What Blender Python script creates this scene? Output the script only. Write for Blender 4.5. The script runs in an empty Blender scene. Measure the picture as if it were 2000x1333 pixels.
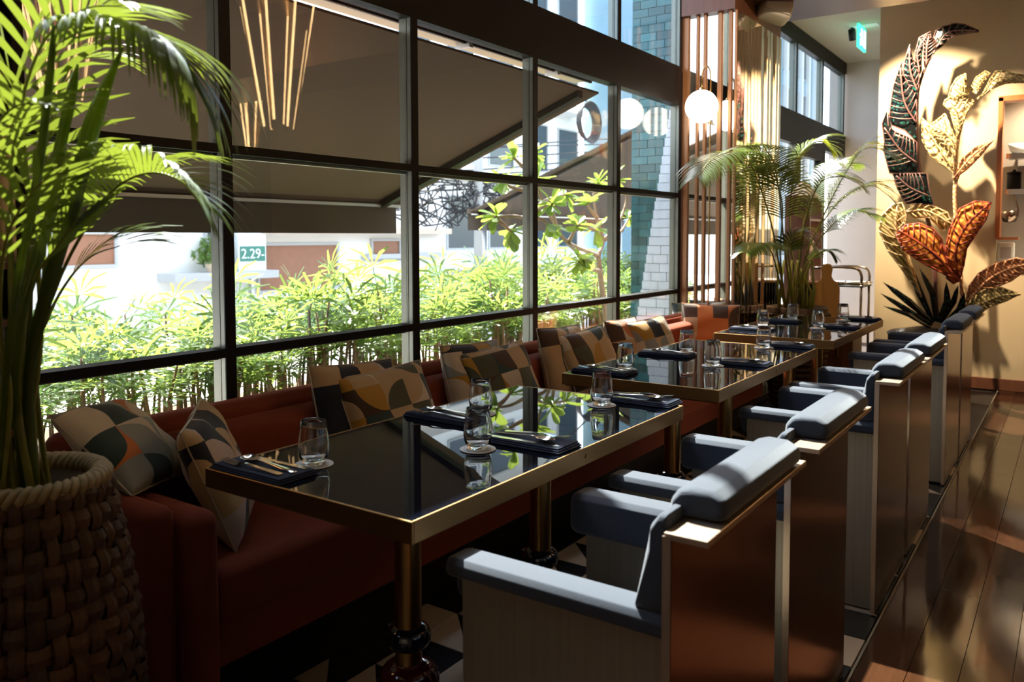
import bpy, bmesh, math, random
from mathutils import Vector, Matrix, Quaternion
PI = math.pi
scene = bpy.context.scene
COL = scene.collection

# ------------------------------------------------------------------ camera
cam_data = bpy.data.cameras.new('camera')
cam = bpy.data.objects.new('camera', cam_data)
COL.objects.link(cam)
cam_data.sensor_width = 36.0
cam_data.lens = 28.63
cam_data.shift_y = -0.0589
cam_data.clip_start = 0.05
cam.location = (0, 0, 1.3)
_yaw, _pitch, _roll = math.radians(34.761), math.radians(3.075), math.radians(-0.098)
_F = Vector((-math.sin(_yaw) * math.cos(_pitch), math.cos(_yaw) * math.cos(_pitch), -math.sin(_pitch)))
_R0 = Vector((math.cos(_yaw), math.sin(_yaw), 0))
_U0 = _R0.cross(_F)
_R = _R0 * math.cos(_roll) + _U0 * math.sin(_roll)
_U = _R.cross(_F)
cam.rotation_euler = Matrix((( _R.x, _U.x, -_F.x), (_R.y, _U.y, -_F.y), (_R.z, _U.z, -_F.z))).to_euler()
cam_data.dof.use_dof = True
cam_data.dof.focus_distance = 2.9
cam_data.dof.aperture_fstop = 4.5
scene.camera = cam

# ------------------------------------------------------------------ world, sun, exposure
SUN_DIR = Vector((0.75, -0.50, -1.0))          # the way the sunlight travels
world = bpy.data.worlds.new('sky')
scene.world = world
world.use_nodes = True
wn = world.node_tree
sky = wn.nodes.new('ShaderNodeTexSky')
sky.sky_type = 'NISHITA'
sky.sun_disc = False
sky.sun_elevation = math.radians(48)
sky.sun_rotation = math.atan2(-0.75, 0.5)
sky.altitude = 0
sky.air_density = 1.0
sky.dust_density = 2.0
sky.ozone_density = 1.0
hz = wn.nodes.new('ShaderNodeMix'); hz.data_type = 'RGBA'          # humid, hazy city sky
hz.inputs[0].default_value = 0.55
hz.inputs[7].default_value = (1.55, 1.60, 1.65, 1)
wn.links.new(sky.outputs[0], hz.inputs[6])
wn.links.new(hz.outputs[2], wn.nodes['Background'].inputs[0])
wn.nodes['Background'].inputs[1].default_value = 1.0

sun_data = bpy.data.lights.new('sun', 'SUN')
sun_data.energy = 16.0
sun_data.angle = math.radians(0.6)
sun_data.color = (1.0, 0.93, 0.82)
sun = bpy.data.objects.new('sun', sun_data)
COL.objects.link(sun)
sun.location = (-8, 8, 12)
sun.rotation_euler = SUN_DIR.to_track_quat('-Z', 'Y').to_euler()

def portal(x, y0, y1, z0, z1):
    d = bpy.data.lights.new('window_portal', 'AREA')
    d.shape = 'RECTANGLE'; d.size = y1 - y0; d.size_y = z1 - z0
    d.cycles.is_portal = True
    o = bpy.data.objects.new('window_portal', d); COL.objects.link(o)
    o.location = (x, (y0 + y1) / 2, (z0 + z1) / 2)
    o.rotation_euler = (math.radians(90), 0, math.radians(-90))
portal(-2.56, 1.1, 5.65, 0.6, 2.28)
portal(-2.56, -1.1, 5.65, 2.5, 3.75)

vs = scene.view_settings
vs.view_transform = 'Standard'
vs.look = 'None'
vs.exposure = 1.0
vs.gamma = 1.0
vs.use_curve_mapping = False
cy = scene.cycles
cy.max_bounces = 10
cy.diffuse_bounces = 3
cy.glossy_bounces = 5
cy.transmission_bounces = 8
cy.transparent_max_bounces = 24
cy.caustics_reflective = False
cy.caustics_refractive = False
cy.sample_clamp_indirect = 8.0

# ------------------------------------------------------------------ helpers: objects
def tag(o, label=None, cat=None, group=None, kind=None):
    if label: o['label'] = label
    if cat: o['category'] = cat
    if group: o['group'] = group
    if kind: o['kind'] = kind
    return o

def empty(name, loc=(0, 0, 0), rz=0.0, parent=None):
    o = bpy.data.objects.new(name, None)
    COL.objects.link(o)
    o.location = loc
    o.rotation_euler = (0, 0, rz)
    o.empty_display_size = 0.05
    if parent: o.parent = parent
    return o

def link(name, me, mat, parent=None, loc=None, rot=None, scale=None):
    o = bpy.data.objects.new(name, me)
    COL.objects.link(o)
    if mat is not None and len(me.materials) == 0: me.materials.append(mat)
    if parent: o.parent = parent
    if loc is not None: o.location = loc
    if rot is not None: o.rotation_euler = rot
    if scale is not None: o.scale = scale
    return o

def copy_tree(o, parent=None):
    c = o.copy()
    COL.objects.link(c)
    c.parent = parent
    for ch in list(o.children):
        copy_tree(ch, c)
    return c

class MB:
    """collects vertices and faces"""
    def __init__(s):
        s.v = []; s.f = []; s.uv = None
    def add(s, verts, faces):
        n = len(s.v)
        s.v += [tuple(p) for p in verts]
        s.f += [tuple(i + n for i in f) for f in faces]
        return s
    def box(s, x0, x1, y0, y1, z0, z1):
        return s.add([(x0, y0, z0), (x1, y0, z0), (x1, y1, z0), (x0, y1, z0), (x0, y0, z1), (x1, y0, z1), (x1, y1, z1), (x0, y1, z1)],
                     [(0, 3, 2, 1), (4, 5, 6, 7), (0, 1, 5, 4), (1, 2, 6, 5), (2, 3, 7, 6), (3, 0, 4, 7)])
    def prism(s, poly, axis, a, b):
        """poly: 2-D outline; axis 'x','y','z' is the extrusion axis"""
        def P(u, v, w):
            return {'x': (w, u, v), 'y': (u, w, v), 'z': (u, v, w)}[axis]
        n = len(poly)
        vs_ = [P(u, v, a) for u, v in poly] + [P(u, v, b) for u, v in poly]
        fs = [tuple(range(n)), tuple(range(2 * n - 1, n - 1, -1))]
        for i in range(n):
            j = (i + 1) % n
            fs.append((i, i + n, j + n, j))
        return s.add(vs_, fs)
    def tube(s, pts, rad, n=8, caps=True):
        pts = [Vector(p) for p in pts]
        m = len(pts)
        rad = rad if isinstance(rad, (list, tuple)) else [rad] * m
        t0 = (pts[1] - pts[0]).normalized()
        ref = Vector((0, 0, 1)) if abs(t0.z) < 0.9 else Vector((1, 0, 0))
        nrm = t0.cross(ref).normalized()
        vs_ = []; fs = []
        for i, p in enumerate(pts):
            t = (pts[min(i + 1, m - 1)] - pts[max(i - 1, 0)]).normalized()
            nrm = (nrm - t * nrm.dot(t)).normalized()
            b = t.cross(nrm)
            for k in range(n):
                a = 2 * PI * k / n
                vs_.append(p + (nrm * math.cos(a) + b * math.sin(a)) * rad[i])
        for i in range(m - 1):
            for k in range(n):
                k2 = (k + 1) % n
                fs.append((i * n + k, i * n + k2, (i + 1) * n + k2, (i + 1) * n + k))
        if caps:
            fs.append(tuple(range(n - 1, -1, -1)))
            fs.append(tuple((m - 1) * n + k for k in range(n)))
        return s.add(vs_, fs)
    def lathe(s, prof, n=24, c=(0, 0, 0)):
        vs_ = []; fs = []
        m = len(prof)
        for r, z in prof:
            for k in range(n):
                a = 2 * PI * k / n
                vs_.append((c[0] + r * math.cos(a), c[1] + r * math.sin(a), c[2] + z))
        for i in range(m - 1):
            for k in range(n):
                k2 = (k + 1) % n
                fs.append((i * n + k, i * n + k2, (i + 1) * n + k2, (i + 1) * n + k))
        if prof[0][0] > 1e-6: fs.append(tuple(range(n - 1, -1, -1)))
        if prof[-1][0] > 1e-6: fs.append(tuple((m - 1) * n + k for k in range(n)))
        return s.add(vs_, fs)
    def strip(s, left, right):
        """ribbon between two point lists"""
        m = len(left)
        vs_ = list(left) + list(right)
        fs = [(i, i + 1, m + i + 1, m + i) for i in range(m - 1)]
        return s.add(vs_, fs)
    def mesh(s, name, smooth=False):
        me = bpy.data.meshes.new(name)
        me.from_pydata(s.v, [], s.f)
        if smooth:
            me.polygons.foreach_set('use_smooth', [True] * len(me.polygons))
        me.update()
        return me
    def build(s, name, mat, parent=None, smooth=False, loc=None, rot=None):
        return link(name, s.mesh(name, smooth), mat, parent, loc, rot)

def bev(o, w=0.004, seg=2, angle=40):
    m = o.modifiers.new('bevel', 'BEVEL')
    m.width = w; m.segments = seg; m.limit_method = 'ANGLE'; m.angle_limit = math.radians(angle)
    m.harden_normals = False
    return o

def autosmooth(o, deg=40):
    me = o.data
    me.polygons.foreach_set('use_smooth', [True] * len(me.polygons))
    if hasattr(me, 'set_sharp_from_angle'):
        me.set_sharp_from_angle(angle=math.radians(deg))
    return o

def rbox(name, mat, parent, x0, x1, y0, y1, z0, z1, r=0.02, seg=3):
    """soft box with rounded edges"""
    bm = bmesh.new()
    bmesh.ops.create_cube(bm, size=1.0)
    for v in bm.verts:
        v.co = Vector(((x0 + x1) / 2 + v.co.x * (x1 - x0), (y0 + y1) / 2 + v.co.y * (y1 - y0), (z0 + z1) / 2 + v.co.z * (z1 - z0)))
    bmesh.ops.bevel(bm, geom=list(bm.edges), offset=r, segments=seg, profile=0.5, affect='EDGES')
    me = bpy.data.meshes.new(name)
    bm.to_mesh(me); bm.free()
    me.polygons.foreach_set('use_smooth', [True] * len(me.polygons))
    return link(name, me, mat, parent)

def spline(pts, n):
    """Catmull-Rom through pts"""
    pts = [Vector(p) for p in pts]
    if len(pts) == 2:
        return [pts[0].lerp(pts[1], i / (n - 1)) for i in range(n)]
    P = [pts[0] * 2 - pts[1]] + pts + [pts[-1] * 2 - pts[-2]]
    out = []
    segs = len(pts) - 1
    for i in range(n):
        u = i / (n - 1) * segs
        k = min(int(u), segs - 1); t = u - k
        a, b, c, d = P[k], P[k + 1], P[k + 2], P[k + 3]
        out.append(0.5 * ((2 * b) + (c - a) * t + (2 * a - 5 * b + 4 * c - d) * t * t + (3 * b - a - 3 * c + d) * t ** 3))
    return out

# ------------------------------------------------------------------ helpers: materials
MATS = {}
def new_mat(name):
    m = bpy.data.materials.new(name)
    m.use_nodes = True
    MATS[name] = m
    return m, m.node_tree, m.node_tree.nodes['Principled BSDF']

def setp(b, **kw):
    names = {'color': 'Base Color', 'rough': 'Roughness', 'metal': 'Metallic', 'spec': 'Specular IOR Level', 'ior': 'IOR',
             'coat': 'Coat Weight', 'coat_rough': 'Coat Roughness', 'sheen': 'Sheen Weight', 'sheen_rough': 'Sheen Roughness', 'trans': 'Transmission Weight',
             'emit': 'Emission Color', 'emit_s': 'Emission Strength', 'aniso': 'Anisotropic', 'alpha': 'Alpha', 'sheen_tint': 'Sheen Tint'}
    for k, v in kw.items():
        if k in ('color', 'emit', 'sheen_tint') and len(v) == 3: v = (*v, 1)
        b.inputs[names[k]].default_value = v

def mat(name, color, rough=0.5, noise=0.0, scale=(8, 8, 8), bump=0.0, bump_scale=None, coords='Object', rand=0.0, detail=3, **kw):
    """principled material whose colour is varied by a noise and, for copies, by the object's random number"""
    m, nt, b = new_mat(name)
    setp(b, color=color, rough=rough, **kw)
    tc = nt.nodes.new('ShaderNodeTexCoord')
    mp = nt.nodes.new('ShaderNodeMapping')
    mp.inputs['Scale'].default_value = scale
    nt.links.new(tc.outputs[coords], mp.inputs[0])
    nz = nt.nodes.new('ShaderNodeTexNoise')
    nz.inputs['Scale'].default_value = 1.0
    nz.inputs['Detail'].default_value = detail
    nt.links.new(mp.outputs[0], nz.inputs[0])
    hsv = nt.nodes.new('ShaderNodeHueSaturation')
    hsv.inputs['Color'].default_value = (*color, 1)
    mr = nt.nodes.new('ShaderNodeMapRange')
    mr.inputs['To Min'].default_value = 1 - noise
    mr.inputs['To Max'].default_value = 1 + noise
    nt.links.new(nz.outputs[0], mr.inputs['Value'])
    if rand:
        oi = nt.nodes.new('ShaderNodeObjectInfo')
        mr2 = nt.nodes.new('ShaderNodeMapRange')
        mr2.inputs['To Min'].default_value = 1 - rand
        mr2.inputs['To Max'].default_value = 1 + rand
        nt.links.new(oi.outputs['Random'], mr2.inputs['Value'])
        mu = nt.nodes.new('ShaderNodeMath'); mu.operation = 'MULTIPLY'
        nt.links.new(mr.outputs[0], mu.inputs[0]); nt.links.new(mr2.outputs[0], mu.inputs[1])
        nt.links.new(mu.outputs[0], hsv.inputs['Value'])
    else:
        nt.links.new(mr.outputs[0], hsv.inputs['Value'])
    nt.links.new(hsv.outputs[0], b.inputs['Base Color'])
    if bump:
        src = nz
        if bump_scale:
            mp2 = nt.nodes.new('ShaderNodeMapping'); mp2.inputs['Scale'].default_value = bump_scale
            nt.links.new(tc.outputs[coords], mp2.inputs[0])
            src = nt.nodes.new('ShaderNodeTexNoise'); src.inputs['Scale'].default_value = 1.0
            nt.links.new(mp2.outputs[0], src.inputs[0])
        bp = nt.nodes.new('ShaderNodeBump')
        bp.inputs['Strength'].default_value = bump
        bp.inputs['Distance'].default_value = 0.01
        nt.links.new(src.outputs[0], bp.inputs['Height'])
        nt.links.new(bp.outputs[0], b.inputs['Normal'])
    return m

def leaf_mat(name, color, trans_color, tmix=0.35, rough=0.4, rand=0.25, scale=14):
    m = mat(name, color, rough, noise=0.3, scale=(scale,) * 3, rand=rand)
    nt = m.node_tree
    b = nt.nodes['Principled BSDF']; out = nt.nodes['Material Output']
    tr = nt.nodes.new('ShaderNodeBsdfTranslucent'); tr.inputs[0].default_value = (*trans_color, 1)
    mx = nt.nodes.new('ShaderNodeMixShader'); mx.inputs[0].default_value = tmix
    nt.links.new(b.outputs[0], mx.inputs[1]); nt.links.new(tr.outputs[0], mx.inputs[2])
    nt.links.new(mx.outputs[0], out.inputs[0])
    return m

def emit_mat(name, color, strength):
    m, nt, b = new_mat(name)
    setp(b, color=(0.02, 0.02, 0.02), emit=color, emit_s=strength, rough=0.4)
    return m

def pane_mat(name, tint, base=0.045):
    """glazing: clear with a Schlick reflection"""
    m, nt, b = new_mat(name)
    out = nt.nodes['Material Output']
    nt.nodes.remove(b)
    tr = nt.nodes.new('ShaderNodeBsdfTransparent'); tr.inputs[0].default_value = (*tint, 1)
    gl = nt.nodes.new('ShaderNodeBsdfGlossy'); gl.inputs['Roughness'].default_value = 0.0
    lw = nt.nodes.new('ShaderNodeLayerWeight'); lw.inputs[0].default_value = 0.5
    pw = nt.nodes.new('ShaderNodeMath'); pw.operation = 'POWER'; pw.inputs[1].default_value = 5
    nt.links.new(lw.outputs['Facing'], pw.inputs[0])
    ma = nt.nodes.new('ShaderNodeMath'); ma.operation = 'MULTIPLY_ADD'
    ma.inputs[1].default_value = 1 - base; ma.inputs[2].default_value = base
    nt.links.new(pw.outputs[0], ma.inputs[0])
    mx = nt.nodes.new('ShaderNodeMixShader')
    nt.links.new(ma.outputs[0], mx.inputs[0]); nt.links.new(tr.outputs[0], mx.inputs[1]); nt.links.new(gl.outputs[0], mx.inputs[2])
    nt.links.new(mx.outputs[0], out.inputs[0])
    return m

def print_mat(name, palette, seed, cells=3.0):
    """geometric cloth print: blocks and quarter rounds of a few colours"""
    m, nt, b = new_mat(name)
    setp(b, rough=0.85, sheen=0.2)
    N = nt.nodes.new; Lk = nt.links.new
    tc = N('ShaderNodeTexCoord')
    mp = N('ShaderNodeMapping'); mp.inputs['Scale'].default_value = (cells, cells, 1)
    mp.inputs['Location'].default_value = (seed * 0.37, seed * 0.61, 0)
    Lk(tc.outputs['UV'], mp.inputs[0])
    fl = N('ShaderNodeVectorMath'); fl.operation = 'FLOOR'; Lk(mp.outputs[0], fl.inputs[0])
    fr = N('ShaderNodeVectorMath'); fr.operation = 'FRACTION'; Lk(mp.outputs[0], fr.inputs[0])
    def rnd(off):
        ad = N('ShaderNodeVectorMath'); ad.operation = 'ADD'; ad.inputs[1].default_value = (off, off * 1.7 + seed, 0.3)
        Lk(fl.outputs[0], ad.inputs[0])
        w = N('ShaderNodeTexWhiteNoise'); w.noise_dimensions = '3D'; Lk(ad.outputs[0], w.inputs[0])
        return w.outputs['Value']
    def gt(x, t):
        g = N('ShaderNodeMath'); g.operation = 'GREATER_THAN'; g.inputs[1].default_value = t; Lk(x, g.inputs[0]); return g.outputs[0]
    cx, cyy = gt(rnd(3), 0.5), gt(rnd(7), 0.5)
    cb = N('ShaderNodeCombineXYZ'); Lk(cx, cb.inputs[0]); Lk(cyy, cb.inputs[1])
    ds = N('ShaderNodeVectorMath'); ds.operation = 'DISTANCE'; Lk(fr.outputs[0], ds.inputs[0]); Lk(cb.outputs[0], ds.inputs[1])
    lt = N('ShaderNodeMath'); lt.operation = 'LESS_THAN'; lt.inputs[1].default_value = 0.97; Lk(ds.outputs['Value'], lt.inputs[0])
    on = N('ShaderNodeMath'); on.operation = 'MULTIPLY'; Lk(lt.outputs[0], on.inputs[0]); Lk(gt(rnd(11), 0.22), on.inputs[1])
    def ramp(x):
        r = N('ShaderNodeValToRGB'); r.color_ramp.interpolation = 'CONSTANT'
        e = r.color_ramp.elements
        while len(e) < len(palette): e.new(0.5)
        for i, c in enumerate(palette):
            e[i].position = i / len(palette); e[i].color = (*c, 1)
        Lk(x, r.inputs[0]); return r.outputs[0]
    mx = N('ShaderNodeMix'); mx.data_type = 'RGBA'
    Lk(on.outputs[0], mx.inputs[0]); Lk(ramp(rnd(17)), mx.inputs[6]); Lk(ramp(rnd(23)), mx.inputs[7])
    nz = N('ShaderNodeTexNoise'); nz.inputs['Scale'].default_value = 260; Lk(tc.outputs['UV'], nz.inputs[0])
    bp = N('ShaderNodeBump'); bp.inputs['Strength'].default_value = 0.15; bp.inputs['Distance'].default_value = 0.004
    Lk(nz.outputs[0], bp.inputs['Height']); Lk(bp.outputs[0], b.inputs['Normal'])
    Lk(mx.outputs[2], b.inputs['Base Color'])
    return m

M_black = mat('black_frame_metal', (0.008, 0.007, 0.007), 0.45, noise=0.15, spec=0.15)
M_wall_cream = mat('cream_plaster', (0.50, 0.40, 0.25), 0.75, noise=0.06, scale=(3, 3, 3), bump=0.05, bump_scale=(60, 60, 60))
M_wall_pale = mat('pale_plaster', (0.52, 0.46, 0.42), 0.8, noise=0.05, scale=(3, 3, 3))
M_wall_dark = mat('dark_panel_wall', (0.10, 0.07, 0.045), 0.5, noise=0.2, scale=(2, 2, 2))
M_ceiling = mat('ceiling_paint', (0.50, 0.45, 0.36), 0.9, noise=0.04)
M_wood_brown = mat('brown_veneer', (0.14, 0.055, 0.03), 0.35, noise=0.3, scale=(40, 40, 1.5))
M_plank = mat('dark_floor_board', (0.040, 0.015, 0.0065), 0.10, noise=0.5, scale=(60, 2.5, 10), bump=0.12, bump_scale=(9, 2, 5), rand=0.3, spec=0.22)
M_floor_base = mat('floor_joint', (0.015, 0.008, 0.005), 0.5, noise=0.2)
M_tile_pale = mat('pale_tile', (0.55, 0.44, 0.33), 0.3, noise=0.08, rand=0.08)
M_tile_black = mat('black_tile', (0.012, 0.013, 0.016), 0.25, noise=0.2)
M_velvet = mat('rust_velvet', (0.21, 0.035, 0.013), 0.9, noise=0.12, scale=(25, 25, 25), sheen=0.35, sheen_rough=0.35, sheen_tint=(0.9, 0.25, 0.1), bump=0.04, bump_scale=(300, 300, 300))
M_brass = mat('brushed_brass', (0.48, 0.29, 0.11), 0.28, noise=0.12, scale=(2, 2, 60), metal=1.0)
M_brass_edge = mat('satin_brass_band', (0.32, 0.19, 0.075), 0.42, noise=0.18, scale=(3, 3, 30), metal=1.0)
M_copper = mat('brushed_copper_sheet', (0.15, 0.046, 0.018), 0.20, noise=0.25, scale=(10, 160, 1.5), metal=1.0, bump=0.03, bump_scale=(4, 300, 2))
M_steel_brown = mat('brushed_bronze_sheet', (0.34, 0.295, 0.235), 0.45, noise=0.2, scale=(160, 10, 2), metal=0.45)
M_flange = mat('pale_bronze_edge', (0.62, 0.48, 0.36), 0.4, noise=0.08, metal=0.85)
M_denim = mat('denim_blue_wool', (0.028, 0.036, 0.056), 0.9, noise=0.25, scale=(220, 220, 220), sheen=0.3, bump=0.12, bump_scale=(500, 500, 500))
M_piping = mat('pale_piping', (0.20, 0.21, 0.24), 0.8, noise=0.1)
M_table_glass = mat('black_table_glass', (0.003, 0.004, 0.008), 0.012, noise=0.1, ior=1.42)
M_navy_gloss = mat('navy_gloss_ceramic', (0.006, 0.009, 0.025), 0.06, noise=0.1, coat=0.6)
M_burgundy = mat('burgundy_gloss_ceramic', (0.06, 0.004, 0.012), 0.07, noise=0.1, coat=0.6)
M_napkin = mat('navy_linen', (0.014, 0.022, 0.052), 0.9, noise=0.2, scale=(300, 300, 300), bump=0.1)
M_cutlery = mat('polished_steel', (0.75, 0.70, 0.64), 0.12, noise=0.03, metal=1.0)
M_coaster = mat('white_paper', (0.72, 0.70, 0.70), 0.8, noise=0.04)
M_window = pane_mat('window_glass', (0.95, 0.97, 0.96))
M_window_blue = pane_mat('blue_window_glass', (0.88, 0.94, 0.97))
M_mirror = mat('mirror', (0.86, 0.85, 0.83), 0.01, noise=0.01, metal=1.0)
M_fin = mat('copper_wood_fin', (0.36, 0.16, 0.07), 0.3, noise=0.15, scale=(20, 20, 1), metal=0.35)
M_rib = mat('mirror_rib', (0.80, 0.74, 0.67), 0.05, noise=0.08, metal=1.0)
M_palm = leaf_mat('areca_leaf', (0.085, 0.125, 0.018), (0.30, 0.36, 0.035), 0.30, 0.3)
M_palm_stem = leaf_mat('areca_stem', (0.24, 0.24, 0.04), (0.2, 0.2, 0.02), 0.1, 0.35)
M_lady = leaf_mat('lady_palm_leaf', (0.085, 0.175, 0.04), (0.32, 0.43, 0.09), 0.40, 0.22, rand=0.35, scale=5)
M_cane = mat('lady_palm_cane', (0.22, 0.13, 0.07), 0.8, noise=0.4, scale=(30, 30, 60), rand=0.3)
M_bigleaf = leaf_mat('broad_leaf', (0.14, 0.25, 0.05), (0.36, 0.48, 0.07), 0.42, 0.35, rand=0.25)
M_bark = mat('pale_bark', (0.30, 0.20, 0.13), 0.8, noise=0.25, scale=(20, 20, 20))
M_weave = mat('dried_hyacinth_weave', (0.060, 0.027, 0.011), 0.7, noise=0.55, scale=(30, 30, 30), rand=0.4, bump=0.4, bump_scale=(160, 160, 60))
M_rim = mat('pale_rope_rim', (0.24, 0.17, 0.08), 0.7, noise=0.3, scale=(60, 60, 60), bump=0.2)
M_awning = mat('brown_awning_canvas', (0.115, 0.072, 0.050), 0.9, noise=0.1, scale=(2, 2, 2))
M_valance = mat('dark_awning_valance', (0.075, 0.056, 0.042), 0.9, noise=0.1)
M_post_grey = mat('grey_anodised_post', (0.20, 0.20, 0.17), 0.35, noise=0.1, metal=0.6)
M_rail_pale = mat('pale_aluminium', (0.62, 0.62, 0.45), 0.4, noise=0.05)
M_alu = mat('grey_aluminium', (0.5, 0.5, 0.5), 0.35, noise=0.05, metal=0.8)
M_white_wall = mat('white_render', (0.80, 0.78, 0.74), 0.8, noise=0.08, scale=(0.6, 0.6, 0.6))
M_peach_wall = mat('peach_render', (0.66, 0.50, 0.38), 0.8, noise=0.1, scale=(0.6, 0.6, 0.6))
M_grey_wall = mat('grey_render', (0.45, 0.45, 0.44), 0.8, noise=0.1, scale=(0.6, 0.6, 0.6))
M_blue_wall = mat('blue_tower_cladding', (0.20, 0.33, 0.40), 0.4, noise=0.1, scale=(0.6, 0.6, 3))
M_shop_dark = mat('dark_shopfront', (0.08, 0.07, 0.065), 0.3, noise=0.2)
M_far_glass = mat('far_window_pane', (0.05, 0.07, 0.08), 0.08, noise=0.1)
M_door_brown = mat('brown_shutter', (0.30, 0.13, 0.07), 0.6, noise=0.1)
M_pavement = mat('pale_pavement', (0.56, 0.54, 0.50), 0.9, noise=0.15, scale=(2, 2, 2))
M_road = mat('pale_concrete_road', (0.52, 0.50, 0.47), 0.9, noise=0.15, scale=(2, 2, 2))
M_soil = mat('planter_soil', (0.10, 0.07, 0.04), 0.95, noise=0.4, scale=(12, 12, 12), bump=0.5)
M_teal = mat('teal_glazed_tile', (0.035, 0.13, 0.14), 0.15, noise=0.3, scale=(6, 6, 20), rand=0.4)
M_sun_patch = mat('sun_patch_tile', (0.66, 0.72, 0.80), 0.25, noise=0.05, rand=0.05)  # sunlight on the teal pier, put into a pale tile colour
M_grout = mat('tile_grout', (0.35, 0.38, 0.38), 0.9, noise=0.1)
M_cable = mat('black_cable', (0.02, 0.02, 0.022), 0.6, noise=0.2)
M_sign_white = mat('white_sign_board', (0.80, 0.84, 0.84), 0.5, noise=0.03)
M_sign_green = mat('green_sign_panel', (0.05, 0.20, 0.15), 0.5, noise=0.05)

# ================================================================== the room
rng = random.Random(7)
WX = -2.40                                   # inner face of the window frames
YM = [-1.13, -0.163, 0.804, 1.771, 2.737, 3.704, 4.670, 5.637]   # far edges of the posts between the bays
PW, PD = 0.042, 0.071                        # post width and depth

floor = MB().box(-2.55, 5.0, -3.0, 10.7, -0.12, -0.012).build('floor', M_floor_base)
tag(floor, kind='structure')
pl_w, y_off = 0.131, 0.0
plank_meshes = {}
for i in range(16):
    x0 = -0.512 + i * pl_w
    y = -0.2 - rng.random() * 1.2
    while y < 7.95:
        ln = rng.choice([1.2, 1.5, 1.8])
        y1 = min(y + ln, 7.95)
        key = round(y1 - y, 3)
        if key not in plank_meshes:
            plank_meshes[key] = MB().box(0.0012, pl_w - 0.0012, 0.0012, key - 0.0012, -0.012, 0.0).mesh('plank')
        o = link('plank', plank_meshes[key], M_plank, floor, (x0, y, rng.uniform(-0.0006, 0.0)))
        y = y1
MB().box(-0.520, -0.513, -0.2, 7.95, -0.012, 0.001).build('metal_strip', M_steel_brown, floor)
# patterned tiles: pale and black triangles, two to a square
T = 0.2
tri_a = MB().prism([(0.002, 0.002), (T - 0.003, 0.002), (0.002, T - 0.003)], 'z', -0.012, 0.0).mesh('tile')
tri_b = MB().prism([(T - 0.002, 0.003), (T - 0.002, T - 0.002), (0.003, T - 0.002)], 'z', -0.012, 0.0).mesh('tile')
sq = MB().box(0.002, T - 0.002, 0.002, T - 0.002, -0.012, 0.0).mesh('tile')
tri_ap = tri_a.copy(); tri_ap.materials.append(M_tile_pale)
tri_bk = tri_b.copy(); tri_bk.materials.append(M_tile_black)
sq_k = sq.copy(); sq_k.materials.append(M_tile_black)
sq_p = sq.copy(); sq_p.materials.append(M_tile_pale)
for i in range(7):
    for j in range(26):
        x, y = -0.524 - T * (i + 1), 0.75 + T * j
        k = (i + 2 * j) % 4
        if k == 0:
            link('tile', sq_k, None, floor, (x, y, 0))
        elif k == 2 and (i + j) % 3 == 0:
            link('tile', sq_p, None, floor, (x, y, 0))
        else:
            link('tile', tri_ap, None, floor, (x, y, 0))
            link('tile', tri_bk, None, floor, (x, y, 0))

ceil = MB().box(-2.5, 5.0, -3.0, 6.0, 3.9, 4.0).build('ceiling', M_ceiling); tag(ceil, kind='structure')
ceil2 = MB().box(-2.5, 5.0, 6.7, 10.8, 3.43, 3.55).build('ceiling', M_ceiling); tag(ceil2, kind='structure')
w = MB().box(5.0, 5.12, -3.0, 10.8, -0.1, 4.0).build('wall_right', M_wall_dark); tag(w, kind='structure')
w = MB().box(-2.6, 5.1, -3.12, -3.0, -0.1, 4.0).build('wall_near', M_wall_pale); tag(w, kind='structure')
w = MB().box(-2.6, -1.3, 10.7, 10.82, -0.1, 3.5).build('wall_end', M_wall_pale); tag(w, kind='structure')
# wall with the sculpture, an opening for the kitchen pass
OX0, OX1, OZ0, OZ1 = -0.565, 0.75, 1.05, 2.45
wb = MB()
wb.box(-1.505, OX0, 7.95, 8.07, 0, 3.9); wb.box(OX1, 5.0, 7.95, 8.07, 0, 3.9)
wb.box(OX0, OX1, 7.95, 8.07, 0, OZ0); wb.box(OX0, OX1, 7.95, 8.07, OZ1, 3.9)
wb.box(-1.505, -1.385, 8.07, 10.75, 0, 3.5)
w = wb.build('wall_back', M_wall_cream); tag(w, kind='structure')
w = MB().box(-1.52, 4.9, 7.925, 7.95, 0.0, 0.10).build('baseboard_back', M_wood_brown); tag(w, kind='structure')
bev(w, 0.004)
# low wall under the windows, closed strip beside the cabinet, upper wall strip
w = MB().box(-2.55, WX, -3.0, 5.65, -0.1, 0.58).build('wall_left', M_wall_dark); tag(w, kind='structure')
MB().box(-2.48, WX, -3.0, 0.50, 0.58, 2.28).build('panel', M_wall_dark, w)
MB().box(-2.48, WX, -3.0, 6.75, 3.75, 4.0).build('panel', M_black, w)
MB().box(-2.5, WX, -3.0, 5.65, 2.283, 2.50).build('panel', M_black, w)
MB().box(-2.5, WX, -3.0, -1.13, 2.5, 3.8).build('panel', M_wall_dark, w)
w2 = MB().box(-2.55, WX, 6.70, 10.75, -0.1, 0.1).build('wall_left_far', M_wall_dark); tag(w2, kind='structure')
MB().box(-2.48, WX, 6.70, 10.75, 2.28, 2.54).build('panel', M_black, w2)
MB().box(-2.48, WX, 6.70, 10.75, 3.30, 3.5).build('panel', M_black, w2)
MB().box(-2.5, WX, 6.70, 7.75, 0.1, 2.28).build('panel', M_wall_dark, w2)
MB().box(-2.5, WX, 9.65, 9.75, 0.1, 2.28).build('panel', M_black, w2)

# beam across the room over the column
beam = MB().box(-2.45, 5.0, 5.66, 6.70, 3.02, 3.95).build('trim_1', M_wood_brown); tag(beam, kind='structure')

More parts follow.
